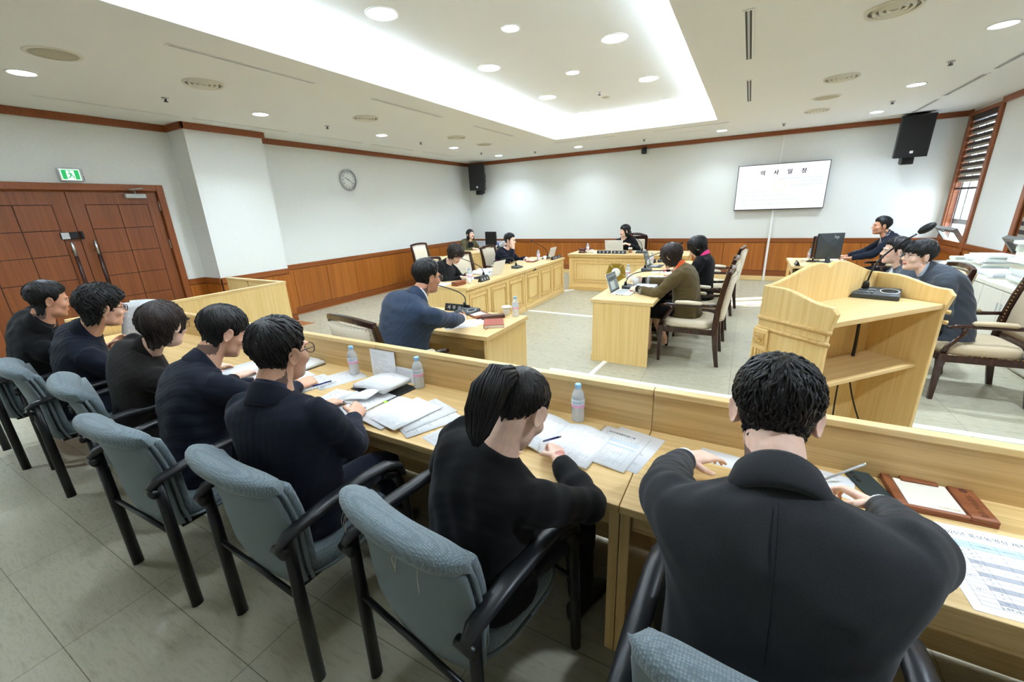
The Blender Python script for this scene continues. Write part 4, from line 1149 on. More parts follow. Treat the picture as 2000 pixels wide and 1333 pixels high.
def dir_grid(nt_, npn):
    th = np.linspace(.0001, PI - .0001, nt_)[:, None]; ph = np.linspace(0, 2 * PI, npn, endpoint=False)[None, :]
    return np.stack([np.sin(th) * np.sin(ph), np.sin(th) * np.cos(ph), np.cos(th) + 0 * ph], -1)
_hc = {}
def head_grid(nt_, npn, fem, jaw):
    k = (nt_, npn, fem, jaw)
    if k not in _hc:
        D = dir_grid(nt_, npn); _hc[k] = (D, ray_radius(D, lambda P: head_sdf(P, fem, jaw)))
    return _hc[k]
def hair_base(nt_, npn, fem, jaw):
    k = ('h', nt_, npn, fem, jaw)
    if k not in _hc:
        D = dir_grid(nt_, npn); nr = .054 if fem < .5 else .046
        _hc[k] = (D, ray_radius(D, lambda P: smin(head_sdf(P, fem, jaw), sd_cap(P, (0, -.022, -.03), (0, -.030, -.20), nr, nr), .02), r0=.20))
    return _hc[k]
def surf_y(x, z, fem, jaw):
    ys = np.linspace(.13, .0, 261); P = np.stack([np.full_like(ys, x), ys, np.full_like(ys, z)], -1)
    d = head_sdf(P, fem, jaw); i = int(np.argmax(d < 0)); return float(ys[i])
def sgrid(P, mb, M=None, mi=0):
    """closed star-shaped grid -> mesh"""
    a, b = P.shape[:2]
    mb.loft([[tuple(q) for q in P[i]] for i in range(a)], mi, True, True, True, M)

HSTYLE = {
    'short':  dict(line=[(0, .060), (38, .056), (58, .040), (72, .0), (80, -.020), (90, .016), (104, .004), (114, -.050), (128, -.104), (180, -.128)], top=.022, side=.010, back=.012, front=.024, fade=1),
    'bangs':  dict(line=[(0, .022), (30, .020), (50, .012), (66, -.006), (78, -.016), (90, .014), (104, .004), (114, -.050), (128, -.088), (180, -.104)], top=.022, side=.013, back=.015, front=.020, fade=1),
    'curly':  dict(line=[(0, .050), (38, .040), (58, .022), (72, -.004), (80, -.022), (90, .010), (104, .0), (114, -.05), (128, -.088), (180, -.104)], top=.040, side=.024, back=.030, front=.036, fade=0),
    'crop':   dict(line=[(0, .020), (34, .016), (52, .002), (64, -.030), (80, -.040), (92, -.014), (106, -.030), (120, -.080), (180, -.110)], top=.026, side=.024, back=.036, front=.022, fade=0),
    'bob':    dict(line=[(0, .026), (32, .020), (48, -.010), (60, -.074), (90, -.092), (120, -.105), (180, -.112)], top=.022, side=.032, back=.034, front=.020, fade=0),
    'perm':   dict(line=[(0, .030), (34, .024), (52, .004), (66, -.036), (80, -.040), (100, -.050), (120, -.090), (180, -.112)], top=.036, side=.036, back=.042, front=.034, fade=0),
    'sleek':  dict(line=[(0, .066), (38, .058), (58, .044), (72, .012), (84, .006), (94, .020), (110, -.010), (128, -.030), (180, -.066)], top=.011, side=.008, back=.012, front=.010, fade=1),
    'long':   dict(line=[(0, .046), (28, .042), (50, .018), (72, -.060), (80, -.10), (120, -.11), (180, -.112)], top=.018, side=.016, back=.026, front=.012, fade=0),
}
def make_hair(parent, M, style, m, fem, jaw, near, curl=0.0, seed=1, nlock=300, part_x=.02, grey=0, extras=(), lift=.5):
    st = HSTYLE[style]; rg = np.random.RandomState(seed)
    D, R = hair_base(64 if near else 44, 96 if near else 64, fem, jaw)
    az = np.degrees(np.arctan2(np.abs(D[..., 0]), D[..., 1]))
    S0 = C0 + D * R[..., None]
    zl = np.interp(az, [p[0] for p in st['line']], [p[1] for p in st['line']])
    zl = zl + .005 * np.sin(np.arctan2(D[..., 0], D[..., 1]) * 17 + seed) + .003 * np.sin(np.arctan2(D[..., 0], D[..., 1]) * 31 + seed * 2)
    up = np.clip(D[..., 2], 0, 1)
    back = np.clip(-D[..., 1], 0, 1); front = np.clip(D[..., 1], 0, 1)
    h = st['side'] + (st['back'] - st['side']) * back ** 1.2 * (1 - up) + (st['top'] - st['side']) * up ** 1.1
    h = np.where((front > .3) & (up < .75), np.maximum(h * (1 - (front - .3) / .7), st['front'] * (front - .3) / .7 + h * (1 - (front - .3) / .7)), h)
    mk = np.clip((S0[..., 2] - zl) / (.022 if st['fade'] else .010), 0, 1); mk = mk * mk * (3 - 2 * mk)
    if st['fade']: h = h * (.28 + .72 * np.clip((S0[..., 2] + .100) / .125, 0, 1))
    an = np.arctan2(D[..., 0], D[..., 1]); th = np.arccos(np.clip(D[..., 2], -1, 1))
    w = .5 * np.sin(an * 23 + 2.2 * np.sin(th * 5 + seed)) + .35 * np.sin(an * 47 + 1.3 * np.sin(th * 9)) + .3 * np.sin(an * 11 + th * 4 + seed)
    if curl: w = w * .5 + .9 * np.sin(D[..., 0] * 34 + 2 * np.sin(D[..., 2] * 21 + seed)) * np.sin(D[..., 1] * 31 + seed) * np.sin(D[..., 2] * 29 + 1)
    h = h * (1 + (.10 + .16 * curl) * w)
    mk = np.where((az < 100) & (S0[..., 2] < -.045 - .06 * (st['line'][4][1] < -.07)), 0, mk)
    Rh = np.where(mk > 0, R - .005 + (h + .005) * mk, np.minimum(R - .008, .072))
    mb = MB(); sgrid(C0 + D * Rh[..., None], mb)
    # locks
    def R_at(d):
        t = math.acos(max(-1, min(1, d[2]))); p_ = math.atan2(d[0], d[1]) % (2 * PI)
        i = min(D.shape[0] - 1, int(round((t - .0001) / (PI - .0002) * (D.shape[0] - 1)))); j = int(round(p_ / (2 * PI) * D.shape[1])) % D.shape[1]
        return Rh[i, j], mk[i, j], h[i, j]
    crown = np.array([part_x, -.42, .9]); crown /= np.linalg.norm(crown)
    cnt = 0; tries = 0
    while cnt < nlock and tries < nlock * 6:
        tries += 1
        d = rg.normal(size=3); d[2] = abs(d[2]) * 1.2 - .35; d /= np.linalg.norm(d)
        r, mm, hh = R_at(d)
        if mm < .75: continue
        n_ = 5 if not curl else 6; pts = []; ln = (.050 if st['fade'] else .075) * rg.uniform(.6, 1.25) * (.35 + .65 * min(1, hh / .02))
        tg = d - crown; tg = tg - d * (tg @ d); 
        if np.linalg.norm(tg) < .05: tg = rg.normal(size=3); tg -= d * (tg @ d)
        tg /= np.linalg.norm(tg); tg = tg + rg.normal(size=3) * (.20 + .7 * curl); ax = np.cross(d, tg)
        cur = d.copy(); ph0 = rg.uniform(0, 6.28)
        for q in range(n_):
            u = q / (n_ - 1.0)
            rr, m2, _ = R_at(cur)
            if m2 < .2 and q > 1: break
            lf = -.003 + .006 * lift * math.sin(PI * min(1, u * 1.1)) + rg.uniform(0, .0025)
            off = curl * .012 * math.sin(ph0 + u * 5.0)
            pts.append(C0 + cur * (rr + lf) + ax * off)
            t2 = cur - crown; t2 = t2 - cur * (t2 @ cur); l2 = np.linalg.norm(t2); t2 = t2 / l2 if l2 > .05 else tg
            stp = t2 * .6 + tg * .4; stp -= cur * (stp @ cur); cur = cur + stp * (ln / (n_ - 1)) / .11; cur /= np.linalg.norm(cur)
        if len(pts) < 3: continue
        w0 = rg.uniform(.0022, .0042) * (1.3 if curl else 1)
        k = len(pts); mb.tube([tuple(p) for p in pts], [w0 * (.6 + .4 * math.sin(PI * i / (k - 1))) * (1 - .75 * (i / (k - 1.0)) ** 3) for i in range(k)], 4, 0, True)
        cnt += 1
    for path, rad in extras:
        path = [Vector(p) for p in path]
        n_ = len(path); rings = []
        mb.tube(path, rad, 18 if near else 10)
        for q in range(90 if near else 24):
            a0 = rg.uniform(0, 6.28); pts = []; e0 = rg.uniform(0, .25)
            for i in range(n_):
                tng = (path[min(i + 1, n_ - 1)] - path[max(i - 1, 0)]).normalized(); s1 = tng.orthogonal().normalized(); s2 = tng.cross(s1)
                if i == 0: base1 = s1
                s1 = (base1 - tng * base1.dot(tng)).normalized(); s2 = tng.cross(s1)
                pts.append(path[i] + (s1 * math.cos(a0 + e0 * i) + s2 * math.sin(a0 + e0 * i)) * rad[i] * rg.uniform(.96, 1.06))
            mb.tube(pts, [.003] * (n_ - 1) + [.001], 4)
    mb2 = MB(); mb2.add(mb.v, mb.f, 0, True, M)
    return obj('hair', mb2, m, parent)

def remesh(mb, mats, voxel, smooth=2, name='body', fac=.5):
    me = mb.mesh('tmp', mats[0]); o = bpy.data.objects.new('tmp', me); COL.objects.link(o)
    r = o.modifiers.new('r', 'REMESH'); r.mode = 'VOXEL'; r.voxel_size = voxel; r.use_smooth_shade = True
    if smooth:
        s = o.modifiers.new('s', 'SMOOTH'); s.factor = fac; s.iterations = smooth
    bpy.context.view_layer.update()
    out = bpy.data.meshes.new_from_object(o.evaluated_get(bpy.context.evaluated_depsgraph_get()))
    bpy.data.objects.remove(o); bpy.data.meshes.remove(me)
    out.name = name; out.materials.clear()
    for m in mats: out.materials.append(m)
    out.polygons.foreach_set('use_smooth', [True] * len(out.polygons))
    return out

def hand_geo(mb, Mx, side, curl=.35, spread=.06, thumb=.5, pinch=0.0, s=1.0):
    """local: +y along the fingers, -z out of the palm, thumb on the +x side times side"""
    def add_tube(pts, r, n=10): mb.tube([tuple(Mx @ (Vector(p) * s)) for p in pts], [q * s for q in r], n)
    # palm
    rings = []
    for y, w, t_ in ((-.030, .024, .019), (-.008, .030, .018), (.025, .038, .016), (.060, .041, .014), (.088, .040, .012), (.097, .034, .009)):
        rings.append([tuple(Mx @ (Vector((w * math.copysign(abs(math.cos(a)) ** .7, math.cos(a)), y, t_ * math.copysign(abs(math.sin(a)) ** .8, math.sin(a)))) * s)) for a in [2 * PI * j / 18 for j in range(18)]])
    mb.loft(rings)
    for i, (x, l, r) in enumerate(((.030, .072, .0083), (.0105, .080, .0086), (-.010, .074, .0082), (-.0295, .058, .0072))):
        c = curl + .10 * i * (1 - pinch) + (.25 if (pinch and i == 0) else 0) * pinch
        a = 0.0; p = Vector((side * x, .086, .002)); pts = [tuple(p + Vector((0, -.02, 0))), tuple(p)]
        sp = side * x * spread * 14 * .5
        for seg, k in ((.44, .55), (.31, 1.0), (.25, .8)):
            a += c * k * 1.25
            d = Vector((sp * .35, math.cos(a), -math.sin(a))).normalized()
            p = p + d * l * seg; pts.append(tuple(p))
        add_tube(pts, [r, r * 1.04, r, r * .93, r * .72])
    # thumb leaves the side of the palm
    b = Vector((side * .026, .012, -.004)); e1 = b + Vector((side * .030, .024, -.012 - .01 * thumb)); e2 = e1 + Vector((side * (.012 - .02 * thumb), .028, -.010 - .012 * thumb)); e3 = e2 + Vector((side * (.002 - .02 * thumb), .022, -.006 - .006 * thumb))
    add_tube([tuple(b), tuple(e1), tuple(e2), tuple(e3)], [.015, .0115, .0095, .0065])

def ik(sh, wr, l1, l2, pole):
    d = wr - sh; L_ = d.length
    if L_ > (l1 + l2) * .995: wr = sh + d.normalized() * (l1 + l2) * .995; d = wr - sh; L_ = d.length
    a = (l1 * l1 - l2 * l2 + L_ * L_) / (2 * L_); hh = math.sqrt(max(0, l1 * l1 - a * a))
    p = pole - d.normalized() * pole.dot(d.normalized()); p.normalize()
    return sh + d.normalized() * a + p * hh, wr

def fold(me, amp, seed, M0):
    n = len(me.vertices); co = np.empty(n * 3); me.vertices.foreach_get('co', co); co = co.reshape(-1, 3)
    no = np.empty(n * 3); me.vertices.foreach_get('normal', no); no = no.reshape(-1, 3)
    rg = np.random.RandomState(seed); d = np.zeros(n)
    Wp = co + .03 * np.sin(co[:, [1, 2, 0]] * 13 + rg.uniform(0, 6, 3))
    for i in range(7):
        k = rg.normal(size=3) * np.array([24, 24, 38]) * (1 + .30 * i); d += np.sin(Wp @ k + rg.uniform(0, 6)) / (1 + .5 * i)
    d = np.sign(d) * np.abs(d) ** .9
    co = co + no * (d * amp * .5)[:, None]
    me.vertices.foreach_set('co', co.ravel()); me.update()

SOLE = mat('shoe leather', S(24, 22, 22), .35)
def person(label, pel, nb, head, yaw, hyaw, hpitch, hroll=0.0, hands=None, fem=0.0, jaw=1.0, near=0, style='short', hairm=None, skin=None, jacket=None, trousers=None, shirt=None,
           bulk=1.0, glasses=None, seed=1, curl=0.0, nlock=150, extras=(), hs=1.04, collar=True, shirt_collar=True, vneck=None, lips=None, jlen=.075, legs=None, cuff=None, lapel=True, skirt=None, scarf=None, shoulder=.188, feet=True, elbows=None, group=None, lift=.5, backseam=False, hand_s=1.0, curls=None, pw=.185, pinch=None, thigh=.40):
    hairm = hairm or HAIR; skin = skin or SKIN; jacket = jacket or JBLACK; trousers = trousers or TBLACK; lips = lips or LIP
    root = thing('person', label, 'person', (pel[0], pel[1], 0), 0, group)
    O = Vector((pel[0], pel[1], 0))
    W2L = Matrix.Translation(-O)
    pel = Vector(pel) - O; nb = Vector(nb) - O; head = Vector(head) - O
    ry = math.radians(yaw); F = Vector((-math.sin(ry), math.cos(ry), 0)); Rr = Vector((math.cos(ry), math.sin(ry), 0)); U = Vector((0, 0, 1))
    Ls = (nb - pel).length
    ctrl = pel + U * Ls * .55 - F * .03 + (nb - pel) * .10
    NS = 14
    def spine(s):   # 0 pelvis, 1 neck base
        return pel * (1 - s) ** 2 + ctrl * 2 * s * (1 - s) + nb * s * s
    def spf(s):
        t_ = ((ctrl - pel) * (1 - s) * 2 + (nb - ctrl) * 2 * s).normalized()
        r_ = (Rr - t_ * Rr.dot(t_)).normalized(); return t_, r_, r_.cross(t_) * -1
    WD = [(-.22, pw + .012, .135, .150), (-.10, pw + .006, .125, .150), (0, pw, .118, .140), (.18, pw - .008, .118, .118), (.36, pw - .008, .122, .112), (.55, pw + .002, .125, .115), (.70, shoulder + .012, .118, .114), (.79, shoulder + .018, .104, .106), (.86, shoulder - .004, .090, .098), (.92, shoulder * .72, .076, .088), (.96, shoulder * .53, .066, .078), (1.0, .078, .060, .070), (1.05, .064, .056, .060)]
    fb = bulk; shw = shoulder
    def wd(s):
        xs_ = [q[0] for q in WD]; return [float(np.interp(s, xs_, [q[k] for q in WD])) for k in (1, 2, 3)]
    def tpt(s, a, off=0.0, sc=1.0):
        """torso surface; a = 0 front, pi/2 right side"""
        w, df, db = wd(s); c_ = spine(max(0, s)) if s <= 1 else nb + spf(1)[0] * (s - 1) * Ls
        if s < 0: c_ = pel + U * s * Ls
        t_, r_, f_ = spf(min(1, max(0, s)))
        if s < 0: t_, r_, f_ = U, Rr, F
        w = w * fb * sc + off; d = ((df if math.cos(a) > 0 else db) * fb * sc) + off
        ex = .72 if s < .86 else .72 + .2 * min(1, (s - .86) / .1)
        x = w * math.copysign(abs(math.sin(a)) ** ex, math.sin(a)); y = d * math.copysign(abs(math.cos(a)) ** ex, math.cos(a))
        return c_ + r_ * x + f_ * y
    # head frame
    hy = math.radians(hyaw); hp = math.radians(hpitch); hr = math.radians(hroll)
    HM = Matrix.Translation(head) @ Matrix.Rotation(hy, 4, 'Z') @ Matrix.Rotation(-hp, 4, 'X') @ Matrix.Rotation(hr, 4, 'Y') @ Matrix.Scale(hs, 4)
    hi = near >= 2
    D, R = head_grid(110 if hi else 80, 144 if hi else 108, fem, jaw)
    body = MB(); sgrid(C0 + D * R[..., None], body, HM)
    for s in (-1, 1):
        ear = []
        Me = HM @ Matrix.Translation((s * .0765, -.012, -.006)) @ Matrix.Rotation(s * -.55, 4, 'Z') @ Matrix.Scale(1.12, 4) @ Matrix.Rotation(-.12, 4, 'X')
        for xx, g in ((-.006, .75), (.004, .9), (.011, 1.0), (.014, .95), (.012, .70), (.008, .45)):
            ear.append([(s * xx, g * (.0175 + .004 * math.sin(a)) * math.cos(a), g * .031 * math.sin(a) - .004 * (1 - g)) for a in [2 * PI * j / 16 for j in range(16)]])
        body.loft(ear, M=Me)
    ntop = HM @ Vector((0, -.022, -.045)); tn = spf(1)[0]
    nr = (.060 if fem < .5 else .051) * hs
    body.tube([tuple(nb - tn * .10), tuple(nb - tn * .02), tuple((nb + ntop) / 2 + (HM.to_3x3() @ Vector((0, -.006, 0)))), tuple(ntop), tuple(HM @ Vector((0, -.018, -.0)))], [.085, .074, nr, nr * .98, nr * .9], 18)
    core = [[tuple(tpt(s, 2 * PI * j / 20, -.03)) for j in range(20)] for s in (-.08, .2, .5, .8, .93, .99)]
    body.loft(core)
    t9, r9, f9 = spf(.88)
    ends = {}
    if hands is None: hands = {}
    jk = MB(); el = {}
    for sd in (-1, 1):
        sh = spine(.79) + r9 * sd * shw * (fb ** .5) + f9 * .010
        hd = hands.get(sd)
        if hd is None: hd = (tuple(O + pel + F * .36 + Rr * sd * .13 + U * .14), tuple(F), (0, 0, -1))
        hp_, hf, hn = Vector(hd[0]) - O, Vector(hd[1]).normalized(), Vector(hd[2])
        hn = (hn - hf * hn.dot(hf)).normalized()
        wr = hp_ - hf * .075
        pole = Vector((elbows or {}).get(sd, tuple(Rr * sd * .8 - U * .8 - F * .5)))
        eb, wr = ik(sh, wr, .285, .255, pole)
        hz = -hn; hx = hf.cross(hz)
        Mh = frame(wr + hf * .012, hx, hf, hz)
        # thumb side: for a palm-down hand pointing forward the thumb is towards the body midline
        ts = -sd
        cu = (curls or {}).get(sd, .38)
        pi_ = (pinch or {}).get(sd, 0.0)
        hand_geo(body, Mh, ts, cu, thumb=.45 + .4 * pi_, pinch=pi_, s=hand_s * (1.0 if fem < .5 else .92))
        body.tube([tuple(sh), tuple(eb), tuple(wr - (wr - eb) * .0), tuple(wr + hf * .014)], [.045, .037, .0265, .024], 12)
        el[sd] = (sh, eb, wr, hf)
        pts = [spine(.74) + r9 * sd * shw * .62, sh]; rad = [.062, .071 * fb ** .6]
        for u, r_ in ((.15, .071), (.32, .067), (.5, .063), (.66, .059), (.8, .0575), (.9, .060), (.98, .058)):
            pts.append(sh.lerp(eb, u)); rad.append(r_ * (fb ** .6) * 1.03)
        fe = wr - (wr - eb).normalized() * .012
        for u, r_ in ((.03, .058), (.12, .060), (.24, .054), (.36, .055), (.5, .050), (.64, .0475), (.78, .044), (.9, .042), (1.0, .041)):
            pts.append(eb.lerp(fe, u)); rad.append(r_ * (fb ** .5) * (1.05 + .02 * math.sin(u * 21 + seed * 2) * (u < .5)))
        jk.tube([tuple(p) for p in pts], rad, 20)
    if legs:
        for sd in (-1, 1):
            body.tube([tuple(Vector(p) - O) for p in legs[sd]], [.07, .058, .05, .053, .036, .034], 14)
    vox = (.0034 if hi else .0048 if near else .0062)
    bm_ = remesh(body, [skin, lips, STUB], vox, 1 if hi else 1, 'body', .4)
    HI = HM.inverted()
    n = len(bm_.polygons); ce = np.empty(n * 3); bm_.polygons.foreach_get('center', ce); ce = ce.reshape(-1, 3)
    A = np.array(HI); lc = ce @ A[:3, :3].T + A[:3, 3]
    mi = ((np.abs(lc[:, 0]) < .0235 - .12 * np.abs(lc[:, 2] + .061) * (np.abs(lc[:, 0]) > .012)) & (lc[:, 1] > .072) & (lc[:, 2] > -.0735) & (lc[:, 2] < -.0505)).astype(np.int32)
    if HSTYLE[style]['fade'] and style != 'sleek':
        azl = np.degrees(np.arctan2(np.abs(lc[:, 0]), lc[:, 1])); hl = np.interp(azl, [q[0] for q in HSTYLE[style]['line']], [q[1] for q in HSTYLE[style]['line']])
        rgs = np.random.RandomState(seed); mi[(azl > 120) & (lc[:, 2] > -.135) & (lc[:, 2] > hl - .014 - .012 * rgs.rand(n)) & (lc[:, 2] < hl + .03) & (np.abs(lc[:, 0]) < .0735 + .0 * hl)] = 2
    bm_.polygons.foreach_set('material_index', mi); bm_.update()
    bo = bpy.data.objects.new('body', bm_); COL.objects.link(bo); bo.parent = root
    # eyes and brows
    for s in (-1, 1):
        y = surf_y(s * .031, .003, fem, jaw)
        e_ = MB(); e_.ball((s * .031, y - .0035, .003), (.0130, .0062, .0050), 14, 0, HM).ball((s * .0305, y + .0008, .003), (.0056, .0024, .0046), 10, 1, HM)
        e_.tube([tuple(HM @ Vector((s * (.031 + dx), surf_y(s * (.031 + dx), .004 + dz, fem, jaw) + .0012, .0035 + dz))) for dx, dz in ((-.0135, -.001), (-.006, .0038), (.002, .0052), (.010, .0036), (.0145, .0))], [.0008, .0015, .0017, .0015, .0007], 5, 1)
        obj('eye', e_, [EYEW, IRIS], root)
        obj('eyebrow', MB().tube([tuple(HM @ Vector((s * x, surf_y(s * x, z, fem, jaw) + .0008, z))) for x, z in ((.014, .021), (.022, .0245), (.032, .0265), (.042, .0245), (.048, .020))], [.0018, .0032, .0030, .0024, .001], 6, flat=.6), BROWM, root)
    make_hair(root, HM, style, hairm, fem, jaw, near, curl, seed, nlock, extras=extras, lift=lift)
    if glasses:
        gm, rimr, gw = glasses
        g = MB(); lens = MB(); yl = surf_y(0, .012, fem, jaw) + .012
        for s in (-1, 1):
            lp = []
            for j in range(25):
                a = 2 * PI * j / 24; lp.append((s * .033 + gw * math.copysign(abs(math.cos(a)) ** .75, math.cos(a)), yl - .004 - .10 * abs(s * .033 + gw * math.cos(a)) ** 1.5, .002 + gw * .78 * math.copysign(abs(math.sin(a)) ** .8, math.sin(a))))
            g.tube([tuple(HM @ Vector(p)) for p in lp], rimr, 6, caps=False)
            lens.add([tuple(HM @ Vector(p)) for p in lp[:-1]], [tuple(range(24))])
            g.tube([tuple(HM @ Vector(p)) for p in ((s * (.033 + gw), yl - .008, .008), (s * .0735, .055, .009), (s * .0815, .02, .008), (s * .0815, -.012, .010), (s * .080, -.03, -.006))], rimr * 1.05, 6)
        g.tube([tuple(HM @ Vector(p)) for p in ((-.033 + gw, yl - .004, .006), (0, yl + .003, .009), (.033 - gw, yl - .004, .006))], rimr, 6)
        go = obj('spectacles', g, gm, root); obj('lens', lens, LENS, go)
    # jacket
    s0 = -.02 - jlen / Ls
    ss = [s0, s0 * .5, 0, .1, .2, .3, .4, .5, .6, .7, .78, .84, .89, .93, .96, .985, 1.0]
    jk.loft([[tuple(tpt(s, 2 * PI * j / 32, .012 if s < .9 else .008)) for j in range(32)] for s in ss])
    jv = .006 if hi else .0075 if near else .010
    jm = remesh(jk, [jacket], jv, 26 if hi else 16 if near else 8, 'jacket')
    fold(jm, .0042 if near else .003, seed, None)
    jo = bpy.data.objects.new('jacket', jm); COL.objects.link(jo); jo.parent = root
    def ring_sweep(prof, a0, a1, n_, s_base, mats_, nm, lean=0.0, flat_=.92):
        rows = []
        t_, r_, f_ = spf(1); t_ = (t_ + (ntop - nb).normalized() * .9).normalized(); f_ = (f_ - t_ * f_.dot(t_)).normalized(); r_ = f_.cross(t_)
        c_ = nb + t_ * (s_base + .008)
        for i in range(n_ + 1):
            a = a0 + (a1 - a0) * i / n_
            rows.append([tuple(c_ + r_ * math.sin(a) * rr * 1.0 + f_ * -math.cos(a) * rr * flat_ + t_ * (hh - lean * (1 - math.cos(a)) * .5)) for rr, hh in prof])
        return obj(nm, MB().loft(rows), mats_, root)
    cs = (nr / .062) * fb ** .7
    if shirt_collar and shirt is not None:
        ring_sweep([(.060 * cs, -.02), (.058 * cs, .052), (.064 * cs, .054), (.073 * cs, .0), (.070 * cs, -.02)], -2.85, 2.85, 30, 0, shirt, 'shirt_collar', .055)
    if collar:
        ring_sweep([(.072 * cs, -.03), (.068 * cs, .038), (.073 * cs, .047), (.082 * cs, .040), (.106 * cs, -.024), (.098 * cs, -.04)], -2.3, 2.3, 30, .0, jacket, 'jacket_collar', .075)
    if vneck:
        lo, wv = vneck
        rows = []
        for i in range(11):
            s = lo + (1.0 - lo) * i / 10.0; w_ = wv * (i / 10.0) ** .8 + .02
            rows.append([tuple(tpt(s, w_ * (-1 + 2 * j / 8.0), .017)) for j in range(9)])
        obj('shirt_front', MB().grid(rows), shirt or JBLACK, root)
        if lapel:
            for sd in (-1, 1):
                rows = []
                for i in range(13):
                    u = i / 12.0; s = lo + (.99 - lo) * u; a_in = wv * u ** .8 + .01; wl = .34 * math.sin(PI * min(1, .12 + u * .80)) ** .7 * (1 if u < .80 else 1.0)
                    rows.append([tuple(tpt(s, sd * (a_in + wl * v), .020 + .008 * math.sin(PI * v))) for v in (0, .33, .66, 1)])
                obj('lapel', MB().grid(rows), jacket, root)
    if scarf:
        ring_sweep([(.066, -.02), (.062, .03), (.074, .045), (.090, .030), (.094, -.005), (.08, -.03)], -PI, PI, 30, 0, scarf[0], 'scarf', .07)
        if len(scarf) > 1:
            rows = [[tuple(tpt(s, a_, .026)) for a_ in (-.16, -.05, .06, .17)] for s in (.55, .65, .75, .85, .95)]
            obj('scarf_end', MB().grid(rows), scarf[1], root)
    if cuff:
        for sd in (-1, 1):
            sh, eb, wr, hf = el[sd]; d = (wr - eb).normalized()
            a_ = wr - d * .02
            obj('shirt_cuff', MB().tube([tuple(a_), tuple(a_ + d * .046)], [.041, .0375], 18), cuff, root)
            if len(str(cuff.name)) and cuff.name.startswith('velvet'):
                obj('turned_cuff', MB().tube([tuple(a_ - d * .045), tuple(a_ - d * .012)], [.050, .048], 18), JGREYC, root)
    if backseam:
        obj('centre_seam', MB().tube([tuple(tpt(s, PI, .0125)) for s in np.linspace(-.1, .93, 24)], .0011, 5), SEAM, root)
        for sd in (-1, 1):
            sh = el[sd][0]; ax = (el[sd][1] - sh).normalized() * .45 + r9 * sd * .6; ax.normalize(); q1 = ax.orthogonal().normalized(); q2 = ax.cross(q1)
    # trousers, shoes
    tr = MB()
    if not legs or skirt:
        tr.loft([[tuple(pel + Rr * (pw - .005) * fb * math.sin(a) * g + F * .125 * math.cos(a) * g + U * z) for a in [2 * PI * j / 24 for j in range(24)]] for z, g in ((-.075, .80), (-.05, .96), (.02, 1.0), (.09, .95))])
    for sd in (-1, 1):
        hip = pel + Rr * sd * .085 - U * .005; kn = hip + F * thigh + Rr * sd * .045 + U * .0; kn.z = .50
        an = kn + F * .03; an.z = .09
        if skirt: tr.tube([tuple(hip), tuple(hip.lerp(kn, .55)), tuple(kn - U * .005), tuple(kn + F * .02 - U * .10)], [.098, .088, .074, .072], 18)
        elif legs: continue
        else: tr.tube([tuple(hip), tuple(hip.lerp(kn, .4)), tuple(hip.lerp(kn, .85)), tuple(kn + F * .012 - U * .03), tuple(kn.lerp(an, .3)), tuple(kn.lerp(an, .75)), tuple(an - U * .01)], [.095, .086, .070, .068, .064, .056, .054], 18)
        if feet and not legs:
            Mf = frame(an, Rr, F)
            sh_ = []
            for y, w, h0, h1 in ((-.075, .020, -.085, -.04), (-.06, .034, -.089, -.01), (-.02, .036, -.089, .0), (.05, .038, -.089, -.02), (.11, .044, -.089, -.042), (.16, .042, -.089, -.055), (.195, .026, -.088, -.066), (.205, .010, -.085, -.072)):
                sh_.append([(w * math.copysign(abs(math.cos(a)) ** .7, math.cos(a)), y, (h0 + h1) / 2 + (h1 - h0) / 2 * math.copysign(abs(math.sin(a)) ** .7, math.sin(a))) for a in [2 * PI * j / 16 for j in range(16)]])
            obj('shoe', MB().loft(sh_, M=Mf), SOLE, root)
    if tr.v:
        tm = remesh(tr, [skirt or trousers], .009, 2, 'trousers'); fold(tm, .003, seed + 3, None)
        to = bpy.data.objects.new('skirt' if skirt else 'trousers', tm); COL.objects.link(to); to.parent = root
    return root

SEAM = mat('dark seam', S(14, 14, 15), .9)
JBLACK = cloth('black wool', S(19, 19, 21), .9, 700, .12, .25, .06)
JCHAR = cloth('charcoal wool', S(47, 48, 51), .9, 700, .12, .25, .10)
JNAVY = cloth('dark navy wool', S(25, 30, 43), .88, 700, .12, .25, .06)
JBLUE = cloth('slate navy wool', S(46, 60, 82), .85, 600, .12, .25)
JGREY = cloth('dark grey suit cloth', S(62, 68, 76), .85, 600, .12, .22)
JOLIVE = cloth('olive jacket cloth', S(88, 74, 44), .85, 600, .12, .18)
JBLAZ = cloth('dark olive blazer cloth', S(84, 78, 50), .85, 600, .12, .18)
JTWEED = cloth('black brown tweed', S(34, 31, 30), .95, 320, .25, .45, .06)
JNIT = cloth('dark navy knit', S(20, 24, 38), .95, 300, .25, .3, .06)
JGREYC = cloth('grey turned cuff', S(150, 150, 150), .85, 600, .1)
VELV = cloth('velvet black cuff', S(14, 14, 14), .95, 600, .1)
TBLACK = cloth('black trouser cloth', S(15, 15, 17), .9, 700, .1, .2, .05)
TNAVY = cloth('navy trouser cloth', S(28, 34, 52), .9, 700, .1, .2)
SWHITE = cloth('white shirt', S(238, 240, 244), .8, 900, .05, .03)
SBLUE = cloth('pale blue shirt', S(168, 184, 200), .8, 900, .05, .05)
SDARK = cloth('dark polo neck', S(20, 22, 30), .9, 500, .1, .2)
SSTRIPE = cloth('dark striped shirt', S(34, 42, 66), .85, 500, .1, .4)
